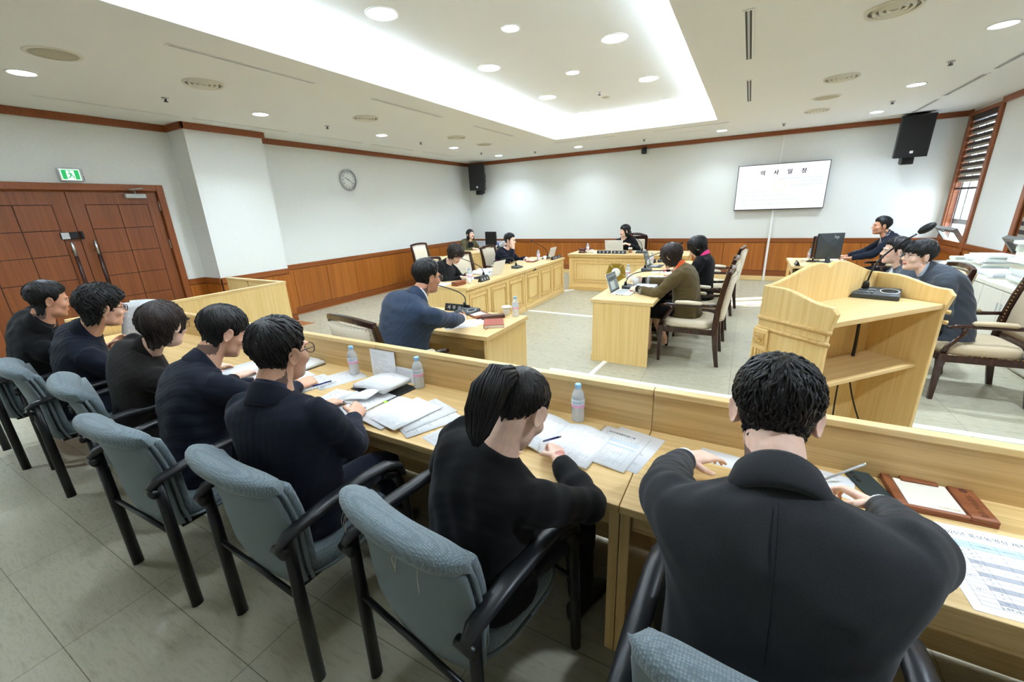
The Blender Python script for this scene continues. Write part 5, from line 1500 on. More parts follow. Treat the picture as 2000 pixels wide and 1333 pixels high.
def dotted():
    m = mat('dotted scarf cloth', S(40, 42, 50), .8); nt, N, L, b = nodes(m); v = coords(nt, 'Object')
    vo = N.new('ShaderNodeTexVoronoi'); vo.inputs['Scale'].default_value = 70.0; vo.inputs['Randomness'].default_value = .3; L.new(v, vo.inputs['Vector'])
    L.new(ramp(nt, vo.outputs['Distance'], [(.30, S(222, 222, 224)), (.36, S(40, 42, 50))]), b.inputs['Base Color'])
    return m
DOTS = dotted()
PINK = cloth('pink scarf', S(226, 60, 130), .8, 500, .1, .1)
ORANGE = cloth('orange scarf', S(220, 90, 40), .8, 500, .1, .1); BLUESC = cloth('blue scarf end', S(40, 100, 170), .8, 500, .1, .1)
G_DARK = mat('dark spectacle frame', S(20, 20, 24), .3); G_METAL = mat('metal spectacle frame', S(120, 116, 112), .25, metal=.8)
# the row at the bench, from the door to the lectern
DN = (0, 0, -1)
person('man with short black hair in a black coat, seated leftmost at the bench', (-4.64, .83, .55), (-4.455, .90, 1.05), (-4.42, .965, 1.195), 0, -4, 12, near=1, style='short', jacket=JBLACK, shirt=SDARK, bulk=1.06, seed=3, skin=SKIN_T, nlock=260, jaw=1.05,
       hands={-1: ((-4.60, 1.26, .745), (.3, 1, 0), DN), 1: ((-4.30, 1.26, .745), (-.2, 1, 0), DN)})
person('man with curly black hair and dark glasses in navy, holding up papers', (-3.93, .87, .55), (-3.80, .96, 1.04), (-3.72, 1.045, 1.175), -4, -2, 10, near=1, style='curly', curl=.8, jacket=JNAVY, shirt=SDARK, seed=5, nlock=420, glasses=(G_DARK, .0022, .025),
       hands={-1: ((-4.13, 1.17, .85), (.2, .7, .6), (.7, .3, -.2)), 1: ((-3.91, 1.20, .87), (-.35, .5, .7), (-.8, .3, -.1))}, curls={-1: .5, 1: .55})
person('woman with short dark brown hair and glasses in a tweed jacket at the bench', (-3.08, .90, .55), (-2.97, .96, 1.01), (-2.90, 1.045, 1.130), 0, 24, 10, fem=1, near=1, style='crop', hairm=HAIR_B, jacket=JTWEED, shirt=SDARK, seed=7, nlock=420, glasses=(G_METAL, .0013, .024), skin=SKIN_F, shirt_collar=False,
       hands={-1: ((-3.10, 1.36, .742), (.2, 1, 0), DN), 1: ((-2.78, 1.36, .742), (-.2, 1, 0), DN)}, bulk=1.0)
person('man with black bowl fringe in a charcoal jacket looking down at his papers', (-2.36, .84, .55), (-2.345, .965, 1.015), (-2.32, 1.075, 1.145), -6, -6, 24, near=2, style='bangs', jacket=JNAVY, shirt=SDARK, seed=9, nlock=420, lift=.3,
       hands={-1: ((-2.52, 1.36, .742), (.3, 1, 0), DN), 1: ((-2.235, 1.42, .748), (-.1, 1, -.05), (-.5, 0, -1))}, curls={1: .6}, elbows={1: (.8, -.5, -.5)})
person('man in dark framed glasses and navy jacket writing with a pen', (-1.54, .85, .55), (-1.545, .83, 1.055), (-1.56, .905, 1.195), 12, 6, 6, near=2, style='short', jacket=JNAVY, shirt=SSTRIPE, trousers=TNAVY, seed=11, nlock=520, glasses=(G_DARK, .0018, .026),
       hands={-1: ((-1.86, 1.28, .742), (.3, 1, 0), DN), 1: ((-1.62, 1.26, .765), (-.5, .9, .05), (-.75, -.2, -.6))}, curls={1: .85}, pinch={1: 1}, elbows={1: (1, -.6, -.6)}, backseam=True)
person('woman with a low ponytail in a black coat reading the open binder', (-.68, .93, .55), (-.605, .975, .985), (-.575, 1.055, 1.080), -14, -8, 40, fem=1, near=2, style='sleek', jacket=JBLACK, shirt=SDARK, seed=13, nlock=320, skin=SKIN_F, shirt_collar=False, collar=False, lift=.1,
       extras=(([(0, -.088, .066), (.0, -.122, .070), (-.008, -.155, .050), (-.014, -.168, .0), (-.014, -.160, -.06), (-.010, -.148, -.115), (-.006, -.14, -.15)], [.020, .030, .043, .050, .046, .030, .008]),),
       hands={-1: ((-.78, 1.36, .742), (.4, 1, 0), DN), 1: ((-.58, 1.36, .755), (-.5, .85, 0), (-.5, -.2, -1))}, curls={1: .8}, pinch={1: 1}, elbows={1: (1, -.25, -.35)}, shoulder=.178)
person('broad shouldered man in a charcoal suit seen from behind, nearest the camera', (.145, .87, .55), (.125, .965, 1.09), (.115, 1.115, 1.190), -4, -1, 22, near=2, style='short', jacket=JCHAR, shirt=SWHITE, seed=17, nlock=1100, bulk=1.10, shoulder=.215, cuff=SWHITE, curl=.35, shirt_collar=False, backseam=True, jaw=1.03, pw=.19, skin=SKIN_F,
       hands={-1: ((-.055, 1.61, .748), (.75, .66, -.05), (0, -.1, -1)), 1: ((.42, 1.57, .752), (-.75, .6, 0), (-.4, -.4, -1))}, curls={-1: .25, 1: .75}, pinch={1: 1}, elbows={-1: (-1, -.3, -.4), 1: (1, -.5, -.5)})
# the man at the small desk
person('man in a slate navy suit seated at the small desk, back to the bench', (-2.27, 2.26, .55), (-2.18, 2.42, 1.075), (-2.155, 2.515, 1.215), -10, -18, 8, near=1, style='short', jacket=JBLUE, shirt=SWHITE, seed=19, nlock=320, glasses=(G_METAL, .0014, .024), bulk=1.18, shoulder=.21, skin=SKIN_T,
       hands={-1: ((-2.36, 3.02, .772), (.4, 1, 0), DN), 1: ((-2.13, 3.0, .785), (-.45, .9, .1), (-.5, -.1, -1))}, curls={1: .7}, pinch={1: 1}, elbows={1: (1, -.5, -.6)}, cuff=SWHITE)
# left desks
person('woman with permed dark hair in black leaning over her desk by the microphone', (-4.02, 5.04, .55), (-3.94, 5.09, .96), (-3.80, 5.12, 1.075), -88, -100, 34, fem=1, near=1, style='perm', curl=.9, hairm=HAIR_B, jacket=JBLACK, shirt=SDARK, seed=23, nlock=260, skin=SKIN_F, vneck=(.35, .5), glasses=(G_METAL, .001, .022), lips=LIP_R,
       hands={-1: ((-3.66, 5.28, .755), (1, -.1, 0), DN), 1: ((-3.60, 5.06, .755), (1, .2, 0), DN)}, shirt_collar=True)
person('man with glasses in a dark knit raising his open hand to his cheek', (-4.12, 7.08, .55), (-4.05, 7.10, .98), (-3.96, 7.12, 1.125), -88, -84, 4, near=1, style='short', jacket=JNIT, shirt=SWHITE, seed=29, nlock=160, glasses=(G_DARK, .0018, .025), collar=False, skin=SKIN_F,
       hands={-1: ((-3.70, 7.30, .77), (.6, -.8, 0), DN), 1: ((-3.84, 6.99, 1.06), (-.12, .1, 1), (-.2, 1, 0))}, curls={1: .10}, elbows={1: (.6, -.5, -1)})
person('woman with shoulder length black hair in an olive blazer by the far corner', (-6.52, 9.30, .55), (-6.40, 9.29, .97), (-6.35, 9.28, 1.105), -108, -112, -14, fem=1, near=1, style='long', jacket=JBLAZ, shirt=SDARK, seed=31, nlock=120, skin=SKIN_F, vneck=(.25, .45), lips=LIP_R, shirt_collar=False,
       extras=(([(-.070, -.03, .0), (-.080, -.03, -.07), (-.078, -.025, -.14)], [.022, .030, .014]), ([(.070, -.03, .0), (.080, -.03, -.07), (.078, -.025, -.14)], [.022, .030, .014]), ([(0, -.08, -.02), (0, -.09, -.08), (0, -.085, -.14)], [.06, .06, .03])),
       hands={-1: ((-6.06, 9.36, .76), (1, -.3, 0), DN), 1: ((-6.10, 9.12, .76), (1, .2, 0), DN)})
# the chair
person('woman with long black hair in black at the head desk, turned to one side', (-2.30, 9.50, .56), (-2.345, 9.40, 1.0), (-2.33, 9.36, 1.145), 170, 128, 4, fem=1, near=1, style='long', jacket=JBLACK, shirt=SDARK, seed=37, nlock=140, skin=SKIN_F, collar=False, shirt_collar=False, lips=LIP_R,
       extras=(([(-.070, -.05, .0), (-.080, -.055, -.08), (-.078, -.05, -.17)], [.022, .030, .012]), ([(.070, -.05, .0), (.080, -.055, -.08), (.078, -.05, -.17)], [.022, .030, .012]), ([(0, -.08, -.02), (0, -.09, -.1), (0, -.085, -.17)], [.06, .06, .03])),
       hands={-1: ((-2.22, 9.10, .90), (-.75, -.4, .3), (.2, .4, -1)), 1: ((-2.40, 9.10, .88), (.6, -.4, .2), (.1, .3, -1))}, curls={-1: .6, 1: .7}, pinch={1: 1})
# right desks
person('woman with a dark brown bob in an olive jacket holding a paper cup', (-.50, 4.93, .55), (-.61, 4.95, 1.01), (-.71, 4.97, 1.125), 88, 76, 20, fem=1, near=1, style='bob', hairm=HAIR_B, jacket=JOLIVE, shirt=SDARK, seed=41, nlock=260, skin=SKIN_F, cuff=VELV, shirt_collar=False, scarf=(ORANGE, BLUESC), skirt=TBLACK, bulk=1.08,
       hands={-1: ((-1.07, 4.80, .772), (-1, .3, 0), (.1, .5, -1)), 1: ((-1.105, 5.20, .800), (-1, -.1, .0), (.0, -1, -.1))}, curls={-1: .8, 1: .6},
       legs={-1: [(-.55, 4.84, .53), (-.80, 4.82, .50), (-.88, 4.81, .48), (-.89, 4.81, .30), (-.86, 4.81, .12), (-.87, 4.81, .06)], 1: [(-.55, 5.02, .53), (-.80, 5.04, .50), (-.86, 5.05, .48), (-.80, 5.05, .30), (-.72, 5.05, .13), (-.72, 5.05, .07)]})
person('woman with a black bob and pink scarf in black, looking down', (-.44, 5.90, .55), (-.45, 5.92, 1.04), (-.53, 5.93, 1.13), 88, 84, 32, fem=1, near=1, style='bob', jacket=JBLACK, shirt=SDARK, seed=43, nlock=220, skin=SKIN_F, shirt_collar=False, scarf=(PINK,), 
       hands={-1: ((-.86, 5.82, .80), (-1, .3, .1), (.1, .5, -1)), 1: ((-.90, 6.03, .82), (-1, -.3, .1), (.1, -.5, -1))}, curls={-1: .8, 1: .8}, bulk=1.04)
# the officials on the window side
person('man with cropped hair in a dark navy jacket and dotted scarf at the monitors', (2.02, 8.40, .58), (1.88, 8.42, 1.10), (1.80, 8.42, 1.235), 92, 98, 0, near=1, style='short', jacket=JNAVY, shirt=SWHITE, seed=47, nlock=160, skin=SKIN_T, vneck=(.4, .35), scarf=(DOTS, DOTS), shirt_collar=False,
       hands={-1: ((1.42, 8.30, .76), (-1, .2, 0), DN), 1: ((1.40, 8.52, .76), (-1, -.2, 0), DN)})
person('man with black hair half hidden behind the man in round glasses', (1.50, 5.60, .55), (1.43, 5.62, 1.005), (1.357, 5.62, 1.138), 92, 92, 0, near=1, style='short', jacket=JGREY, shirt=SWHITE, seed=53, nlock=180, vneck=(.4, .35), skin=SKIN_F,
       hands={-1: ((1.08, 5.50, .62), (-1, .1, -.3), DN), 1: ((1.08, 5.75, .62), (-1, -.1, -.3), DN)}, thigh=.36)
person('young man with round metal glasses in a grey suit beside the lectern', (1.64, 4.90, .56), (1.425, 4.93, 1.04), (1.355, 4.94, 1.165), 98, 106, -3, near=2, style='bangs', jacket=JGREY, shirt=SBLUE, seed=59, nlock=420, glasses=(G_METAL, .0014, .024), vneck=(.35, .40), skin=SKIN_F, bulk=1.10, shoulder=.205, lift=.4,
       hands={-1: ((1.24, 4.78, .62), (-.9, .5, -.3), DN), 1: ((1.22, 5.06, .62), (-.9, -.4, -.3), DN)}, elbows={-1: (.6, -.6, -.8)}, thigh=.38)
# ------------------------------------------------------------------ papers, binders
def uv_sheet(name, rows, t, m, parent=None, edge=None):
    mb = MB().sheet(rows, t); me = mb.mesh(name, [m])
    n = len(rows[0]); k = len(rows); uv = me.uv_layers.new(name='UVMap')
    for lp in me.loops:
        i = lp.vertex_index % (n * k); uv.data[lp.index].uv = ((i % n) / (n - 1.0), (i // n) / (k - 1.0))
    fix_normals(me)
    o = bpy.data.objects.new(name, me); COL.objects.link(o)
    if parent is not None: o.parent = parent
    return o
def flat_rows(w, l, nx=2, ny=2, fz=None, x0=0.0, y0=0.0):
    return [[(x0 + w * (j / (nx - 1.0) - .5), y0 + l * (i / (ny - 1.0) - .5), fz(j / (nx - 1.0), i / (ny - 1.0)) if fz else 0) for j in range(nx)] for i in range(ny)]
def sheet(label, x, y, z, rz, w=.21, l=.297, m=None, t=.0012, fz=None, nx=2, ny=2, cat='paper', name='paper_sheet', group=None):
    o = uv_sheet(name, flat_rows(w, l, nx, ny, fz), t, m or PAGES[0])
    o.location = (x, y, z + t); o.rotation_euler = (0, 0, rz)
    return tag(o, label, cat, group)
def spiral(t, x, l, r=.007, n=26, axis='y', y0=0.0, z=.004):
    mb = MB()
    for k in range(n):
        q = y0 + l * ((k + .5) / n - .5)
        mb.tube([(x + r * math.cos(a), q + .0015 * math.sin(a), z + r * math.sin(a)) for a in [2 * PI * j / 8 for j in range(9)]], .0012, 4, caps=False)
    return obj('spiral_wire', mb, CHROME, t)
PINKM = mat('pink stripe tabs', S(220, 120, 170), .6)
GREENT = mat('green index tab', S(180, 230, 70), .6)
BKCOV = mat('black binder cover', S(26, 24, 26), .5)

# P5's open spiral document
d = thing('spiral_document', 'open spiral bound document under the writing man\'s pen, one page lifted', 'document', (-1.635, 1.385, DT), -.10)
uv_sheet('left_pages', flat_rows(.215, .295, 2, 2, x0=-.118), .006, PAGES[0], d).location = (0, 0, .007)
uv_sheet('right_pages', flat_rows(.215, .295, 6, 2, lambda u, v: .010 * math.sin(PI * min(1, u * 1.2)), x0=.118), .006, PAGES[3], d).location = (0, 0, .008)
spiral(d, 0, .28)
lp = uv_sheet('lifted_page', [[(-.235 + .16 * u, -.05 + .16 * v + .05 * u, .010 + .05 * math.sin(PI * .5 * u) * (.4 + .6 * v)) for u in [j / 8 for j in range(9)]] for v in [i / 4 for i in range(5)]], .0006, PAGES[2], d)
obj('index_tab', MB().box(-.012, .02, .05, .07, .0085, .0095), GREENT, d)
sheet('printed sheet with a fine table lying over the spiral document\'s right page', -1.415, 1.385, DT + .018, -.20, m=PAGES[3], fz=lambda u, v: .006 * (u - .5) ** 2 - .002 * v, nx=6, ny=3)
sheet('printed sheet fanned out under the table sheet before the bottle', -1.345, 1.42, DT + .008, -.33, m=PAGES[0])
sheet('printed sheet peeking out furthest right of the fanned papers', -1.285, 1.39, DT + .004, -.46, m=PAGES[2])
sheet('printed sheet left of the ponytailed woman at the desk edge', -1.06, 1.36, DT, -.30, m=PAGES[0])
sheet('second printed sheet poking out behind the ponytailed woman\'s shoulder', -1.00, 1.47, DT + .002, -.12, m=PAGES[2])
sheet('loose printed sheet at the left elbow of the writing man', -1.93, 1.33, DT, .10, m=PAGES[2])
sheet('loose sheet between the open spiral document and the black binder', -1.80, 1.50, DT + .001, -.20, m=PAGES[0])
# black binder with a stack of pages, papers leaning on the panel
b = thing('ring_binder', 'black ring binder lying open with a thick pack of pages by the middle bottle', 'binder', (-1.80, 1.60, DT), -.12)
obj('binder_cover', MB().box(-.15, .16, -.12, .10, 0, .006).box(.16, .19, -.11, .09, 0, .004), BKCOV, b, .002)
uv_sheet('page_stack', flat_rows(.29, .20, 8, 2, lambda u, v: .028 * min(1, u * 2.2) - .002, y0=-.005), .026, PAGES[2], b).location = (0, 0, .032)
sheet('black folder edge lying below the ring binder', -1.66, 1.50, DT, -.25, .16, .10, m=BKCOV, name='folder', cat='folder')
def leaning(label, x, w, h, m, dx, tilt=.18, y=1.735):
    rows = [[(-w / 2 + w * j / 3.0, 0, 0 + h * i / 3.0) for j in range(4)] for i in range(4)]
    mb = MB(); vs = []
    rows2 = [[(p[0] + dx * p[2], p[2] * math.sin(tilt), p[2] * math.cos(tilt)) for p in r] for r in rows]
    me = MB()
    n = 4; top = [p for r in rows2 for p in r]; bot = [(p[0], p[1] + .0012, p[2]) for p in top]
    fs = []
    for i in range(3):
        for j in range(3):
            a = i * 4 + j; fs += [(a, a + 1, a + 5, a + 4), (a + 16, a + 20, a + 21, a + 17)]
    rim = [0, 1, 2, 3, 7, 11, 15, 14, 13, 12, 8, 4]
    for q in range(12): fs.append((rim[q], rim[(q + 1) % 12], rim[(q + 1) % 12] + 16, rim[q] + 16))
    me.add(top + bot, fs); ms = me.mesh('leaning_sheet', [m]); uv = ms.uv_layers.new(name='UVMap')
    for l_ in ms.loops:
        i = l_.vertex_index % 16; uv.data[l_.index].uv = ((i % 4) / 3.0, (i // 4) / 3.0)
    fix_normals(ms); o = bpy.data.objects.new('leaning_sheet', ms); COL.objects.link(o)
    o.location = (x, y - h * math.sin(tilt), DT + .001)
    return tag(o, label, 'paper')
leaning('printed sheet standing against the bench panel behind the ring binder', -1.905, .21, .175, PAGES[2], -.1, .10)
leaning('low sheet with a small square mark leaning behind the ring binder', -1.76, .26, .085, PAGES[1], .0, .30, 1.74)
sheet('printed sheet under the bottle left of the ring binder', -2.17, 1.58, DT, -.35, m=PAGES[0])
n_ = thing('spiral_notebook', 'white spiral notebook under the hand of the man looking down', 'notebook', (-2.27, 1.43, DT), -.28)
uv_sheet('notebook_pages', flat_rows(.20, .28), .005, PAGES[2], n_).location = (0, 0, .006); spiral(n_, .105, .27)
for k, (x, y, r, l, m) in enumerate(((-2.66, 1.66, -.1, 'dark covered book with printed pages left of the first bottle', 0), )):
    bk = thing('open_book', l, 'book', (x, y, DT), r)
    obj('book_cover', MB().box(-.17, .17, -.09, .09, 0, .004), BKCOV, bk, .001)
    uv_sheet('book_pages', flat_rows(.33, .17, 10, 2, lambda u, v: .006 * abs(math.sin(2 * PI * u))), .018, PAGES[0], bk).location = (0, 0, .022)
for x, y, r, l, k in ((-2.50, 1.44, -.2, 'papers before the man looking down', 0), (-2.72, 1.40, .1, 'printed sheet at the right hand of the woman in the tweed jacket', 1), (-2.98, 1.42, -.15, 'printed sheet before the woman in the tweed jacket', 2), (-2.86, 1.58, .2, 'printed sheet near the bench panel before the woman in tweed', 0), (-4.40, 1.42, -.1, 'printed sheet before the man in the black coat', 1)):
    sheet(l, x, y, DT + .0005 * k, r, m=PAGES[k])
# papers held up by the curly haired man
hp = thing('held_papers', 'printed sheaf held up in both hands by the curly haired man', 'paper', (-4.10, 1.26, .965), .45); hp.scale = (1.12, 1.12, 1.12)
uv_sheet('front_page', [[(-.10 + .21 * u + .03 * v, .03 * math.sin(PI * u) + .05 * v + .012 * v * v, -.14 + .28 * v) for u in [j / 6 for j in range(7)]] for v in [i / 6 for i in range(7)]], .002, PAGES[2], hp)
uv_sheet('rear_page', [[(-.09 + .21 * u + .05 * v, .015 + .03 * math.sin(PI * u) + .06 * v + .02 * v * v, -.135 + .285 * v) for u in [j / 6 for j in range(7)]] for v in [i / 6 for i in range(7)]], .001, PAGES[0], hp)

# the ponytailed woman's open binder
b = thing('open_document', 'thick open document with a curling page before the ponytailed woman', 'document', (-.64, 1.50, DT), -.12)
uv_sheet('left_pages', flat_rows(.20, .28, 10, 2, lambda u, v: .022 * math.sin(PI * (u * .9 + .05)), x0=-.105), .008, PAGES[3], b).location = (0, 0, .009)
uv_sheet('right_pages', flat_rows(.22, .28, 10, 2, lambda u, v: .020 * math.sin(PI * (1 - u) * .9) ** 2 * (1 - u * .3), x0=.105), .008, PAGES[3], b).location = (0, 0, .009)
b2 = thing('spiral_document', 'open spiral bound page with a shaded table at the seam of the bench', 'document', (-.385, 1.535, DT), -.16)
uv_sheet('page_block', flat_rows(.205, .292), .007, PAGES[1], b2).location = (0, 0, .009)
spiral(b2, -.108, .28)
hd = MB(); lettering(hd, '1. 선거구 및 정원에 관한 사항', .011, T(-.085, .105, .0095), 0, .0002, 'LEFT')
obj('page_heading', hd, INK, b2)
obj('table_tint', MB().box(-.085, .085, .035, .058, .0090, .0093).box(-.085, .085, .005, .018, .0090, .0093), INKL, b2)
sheet('white sheet sticking out under the spiral page at the bench seam', -.335, 1.560, DT, -.20, m=PAGES[2])

# right of the seam
sheet('small white note under the broad man\'s left hand', .035, 1.635, DT, -.10, .20, .10, m=PAPER, name='note')
sheet('small printed note under the broad man\'s pen hand', .36, 1.645, DT, -.2, .16, .14, m=PAGES[2], name='note')
ph = thing('mobile_phone', 'dark green phone lying face down beside the brown memo tray', 'phone', (.485, 1.675, DT), .33)
obj('phone_body', MB().box(-.039, .039, -.082, .082, 0, .009), PHONE, ph, .004, 3)
obj('camera_lens', MB().lathe([(.008, .009), (.008, .0105), (.001, .0105)], 16, M=T(-.022, .062, 0)).lathe([(.008, .009), (.008, .0105), (.001, .0105)], 16, M=T(-.022, .040, 0)).lathe([(.008, .009), (.008, .0105), (.001, .0105)], 16, M=T(-.022, .018, 0)), BLACKP, ph)
def memo_tray(label, x, y, z, rz, s=1.0):
    t = thing('memo_tray', label, 'desk tray', (x, y, z), rz); t.scale = (s, s, s)
    obj('tray_base', MB().box(-.12, .12, -.085, .085, 0, .010), LEATH, t, .002)
    obj('tray_rim', MB().box(-.12, -.095, -.085, .095, .010, .022).box(-.095, .055, -.085, -.070, .010, .020), LEATH, t, .002)
    lid = obj('pen_lid', MB().box(.055, .12, -.085, .095, .010, .024), LEATH, t, .003)
    if s == 1.0:
        tx = MB(); lettering(tx, '의정부시의회', .021, T(.090, -.015, .0243, -PI / 2), 0, .0003)
        tx.lathe([(.012, .0240), (.012, .0246), (.001, .0246)], 5, M=T(.090, .065, 0))
        obj('engraved_lettering', tx, mat('engraving', S(90, 48, 26), .7), lid)
    pad = obj('memo_pad', MB().box(-.090, .050, -.068, .080, .010, .019), PAPERC, t, .001)
    if s == 1.0:
        px = MB(); lettering(px, '의정부시의회', .010, T(.015, -.056, .0193), 0, .0002); obj('pad_lettering', px, GOLDF, pad)
    obj('pad_clip', MB().box(-.070, .030, .066, .095, .019, .027), LEATH, t, .003)
    return t
memo_tray('brown leather memo tray with engraved lid beside the dark phone', .655, 1.665, DT, .06)
st = thing('table_sheet', 'large printed sheet with a titled table at the right end of the bench', 'paper', (.77, 1.385, DT), .06)
W_, L_ = .36, .345
obj('sheet', MB().box(-W_ / 2, W_ / 2, -L_ / 2, L_ / 2, 0, .0012), PAPER, st)
gr = MB(); tn = MB(); z0, z1 = .0012, .0015
for k in range(17): gr.box(-.155, .165, .105 - k * .0158 - .0004, .105 - k * .0158 + .0004, z0, z1)
for x in (-.155, -.115, -.085, -.03, .02, .07, .12, .165): gr.box(x - .0004, x + .0004, -.148, .105, z0, z1)
for k in (0, 1): tn.box(-.155, .165, .105 - (k + 1) * .0158, .105 - k * .0158, z0, z0 + .0002)
gy = MB()
for k in (5, 8, 11, 14): gy.box(-.115, .165, .105 - (k + 1) * .0158, .105 - k * .0158, z0, z0 + .0002)
tx = MB(); lettering(tx, '2025년 홍보동영상 제작 누적 실적', .019, T(0, .135, z0), 0, .0003)
for k, s_ in enumerate(('1분기', '2분기', '3분기', '4분기')): lettering(tx, s_, .0085, T(-.135, .05 - k * .0474, z0), 0, .0002)
for r in range(14):
    lettering(tx, '%d월' % (r % 12 + 1) if r % 3 != 2 else '계', .0075, T(-.10, .066 - r * .0158, z0), 0, .0002)
    for c, x in enumerate((-.057, -.005, .045, .095, .142)):
        if (r * 3 + c * 5) % 4: lettering(tx, str((r * 7 + c * 3) % 12 + 1), .0075, T(x, .066 - r * .0158, z0), 0, .0002)
for c, s_ in enumerate(('구분', '', '의정홍보', '보도자료', '카드뉴스', '영상', '합계')):
    if s_: lettering(tx, s_, .0075, T((-.135, -.1, -.057, -.005, .045, .095, .142)[c], .09, z0), 0, .0002)
lettering(tx, '누계 : 299', .010, T(-.10, -.142, z0), 0, .0002)
obj('table_tint', tn, mat('blue table tint', S(186, 210, 236), .8), st); obj('table_band', gy, mat('grey table band', S(172, 172, 178), .8), st)
obj('table_rules', gr, mat('table rule ink', S(84, 94, 106), .8), st); obj('table_lettering', tx, INK, st)

# pens
def pen(label, a, b, m1, m2, r=.0042, name='pen'):
    a = Vector(a); b = Vector(b); t = thing(name, label, 'pen', tuple(a)); d = (b - a); L = d.length; d.normalize()
    obj('barrel', MB().tube([d * .012, d * L], r, 10), m1, t)
    obj('tip', MB().tube([(0, 0, 0), d * .012], [.0008, r * .9], 10), m2, t)
    obj('clip', MB().tube([d * (L - .04) + Vector((0, 0, r)), d * (L - .002) + Vector((0, 0, r))], .0012, 6).tube([d * (L - .006), d * L], r * 1.05, 8), m2, t)
NAVYP = mat('navy pen plastic', S(30, 40, 110), .3); ORANGEP = mat('orange pencil', S(230, 150, 70), .4); WPEN = mat('white pen barrel', S(236, 236, 240), .3)
pen('white pen with a navy cap in the hand of the man in glasses', (-1.665, 1.345, .722), (-1.70, 1.24, .80), WPEN, NAVYP)
pen('navy pen in the hand of the ponytailed woman', (-.665, 1.41, .742), (-.56, 1.36, .82), NAVYP, STEEL)
pen('clear pen with a silver clip in the broad man\'s right hand', (.345, 1.63, .722), (.455, 1.645, .815), LGREY, CHROME)
pen('orange pencil in the hand of the navy suited man', (-2.18, 3.06, .735), (-2.18, 2.97, .84), ORANGEP, PAPERC, name='pencil')
pen('orange pencil held up by the woman at the head desk', (-2.33, 9.02, .87), (-2.46, 9.02, .98), ORANGEP, PAPERC, name='pencil')
pen('orange pencil in the hand of the woman with the pink scarf', (-.99, 5.93, .76), (-.93, 5.98, .86), ORANGEP, PAPERC, name='pencil')
pen('navy pen lying on the notebook by the man looking down', (-2.20, 1.40, .7245), (-2.16, 1.52, .7245), NAVYP, STEEL)

# ------------------------------------------------------------------ bottles and cups
def bottle(label, x, y, z, text=False, s=1.0):
    t = thing('water_bottle', label, 'bottle', (x, y, z), 0, 'small water bottles'); t.scale = (s, s, s)
    prof = [(.001, .004), (.020, .0), (.030, .004), (.0315, .014), (.030, .030), (.0318, .040), (.030, .050), (.0318, .060), (.0305, .070), (.0312, .078), (.0312, .122), (.030, .130), (.027, .146), (.019, .162), (.0128, .170), (.0128, .180)]
    obj('bottle_body', MB().lathe(prof, 28, caps=False), PETB, t)
    obj('water', MB().lathe([(.001, .006)] + [(r - .0014, z_) for r, z_ in prof[2:13]] + [(.022, .156), (.001, .156)], 24), WATER, t)
    cp = [(.0148, .172)]
    obj('cap', MB().lathe([(.0148, .172), (.0152, .190), (.0138, .193), (.001, .1935)], 28), CAPB, t, .0008)
    lb = obj('label_band', MB().lathe([(.0318, .088), (.0318, .122)], 32, caps=False), LABELW, t)
    obj('pink_band', MB().lathe([(.0317, .079), (.0320, .081), (.0320, .092), (.0317, .094)], 32, caps=False), LABELP, lb)
    if text:
        tx = MB(); a0 = math.atan2(-x, y) 
        th0 = math.atan2(-y, -x)
        def bend(p): 
            a = th0 + p[0] / .0322; return (.0322 * math.cos(a) + 0 * p[2], .0322 * math.sin(a), p[1] + .104)
        lettering(tx, '아이시스', .0165, None, 0, 0.0, bend=lambda p: bend(p)) if False else tx.add([bend(q) for q in text_geo('아이시스', .0165, 0.0)[0]], text_geo('아이시스', .0165, 0.0)[1])
        obj('label_lettering', tx, LABELB, lb)
for a in ((-2.14, 1.685, DT, 'water bottle with blue cap nearest the left end of the bench'), (-1.595, 1.69, DT, 'water bottle with blue cap beside the black ring binder'), (-.61, 1.70, DT, 'water bottle with blue cap standing alone by the bench seam')):
    bottle(a[3], a[0], a[1], a[2], True)
bottle('water bottle at the corner of the navy suited man\'s desk', -1.84, 3.36, .72, True)
for x, y, z, l in ((-3.42, 4.90, .72, 'water bottle before the curly haired woman'), (-3.52, 7.44, .72, 'water bottle before the man with the raised hand'), (-2.88, 8.52, .76, 'water bottle beside the gavel on the head desk'), (-1.36, 5.74, .72, 'water bottle behind the olive jacketed woman\'s laptop'), (.95, 8.22, .72, 'water bottle on the clerk desk before the thin monitor'), (-1.34, 7.30, .72, 'water bottle by the pink scarfed woman\'s microphone')):
    bottle(l, x, y, z)
def cup(label, x, y, z, m=None, s=1.0, lid=False):
    t = thing('paper_cup', label, 'cup', (x, y, z), 0, 'paper cups'); t.scale = (s,) * 3
    obj('cup_body', MB().lathe([(.001, .002), (.024, 0), (.026, .001), (.034, .075), (.0325, .075), (.025, .004), (.001, .004)], 24), m or CUPW, t)
    if lid: obj('cup_lid', MB().lathe([(.036, .072), (.036, .080), (.032, .090), (.031, .092), (.001, .091)], 24), CUPW, t)
    else: obj('rolled_rim', MB().tube([(.0338 * math.cos(a), .0338 * math.sin(a), .075) for a in [2 * PI * j / 24 for j in range(25)]], .0018, 6, caps=False), CUPW, t)
cw = thing('paper_cup', 'white cup with a wide brim beside the bottle on the navy suited man\'s desk', 'cup', (-1.945, 3.37, .72), 0, 'paper cups')
obj('cup_body', MB().lathe([(.001, .002), (.028, 0), (.036, .072), (.001, .072)], 24), CUPW, cw); obj('cup_lid', MB().lathe([(.036, .070), (.048, .078), (.050, .084), (.045, .090), (.001, .092)], 28), CUPW, cw)
cup('white paper cup by the name plate on the near left desk', -3.36, 4.79, .72)
cup('white paper cup beside the far left desk\'s bottle', -3.42, 7.53, .72)
cup('white paper cup beside the gavel block', -2.78, 8.50, .76, s=.9)
cup('brown coffee cup with white lid on the head desk', -2.01, 8.60, .76, KRAFT, 1.15, True)
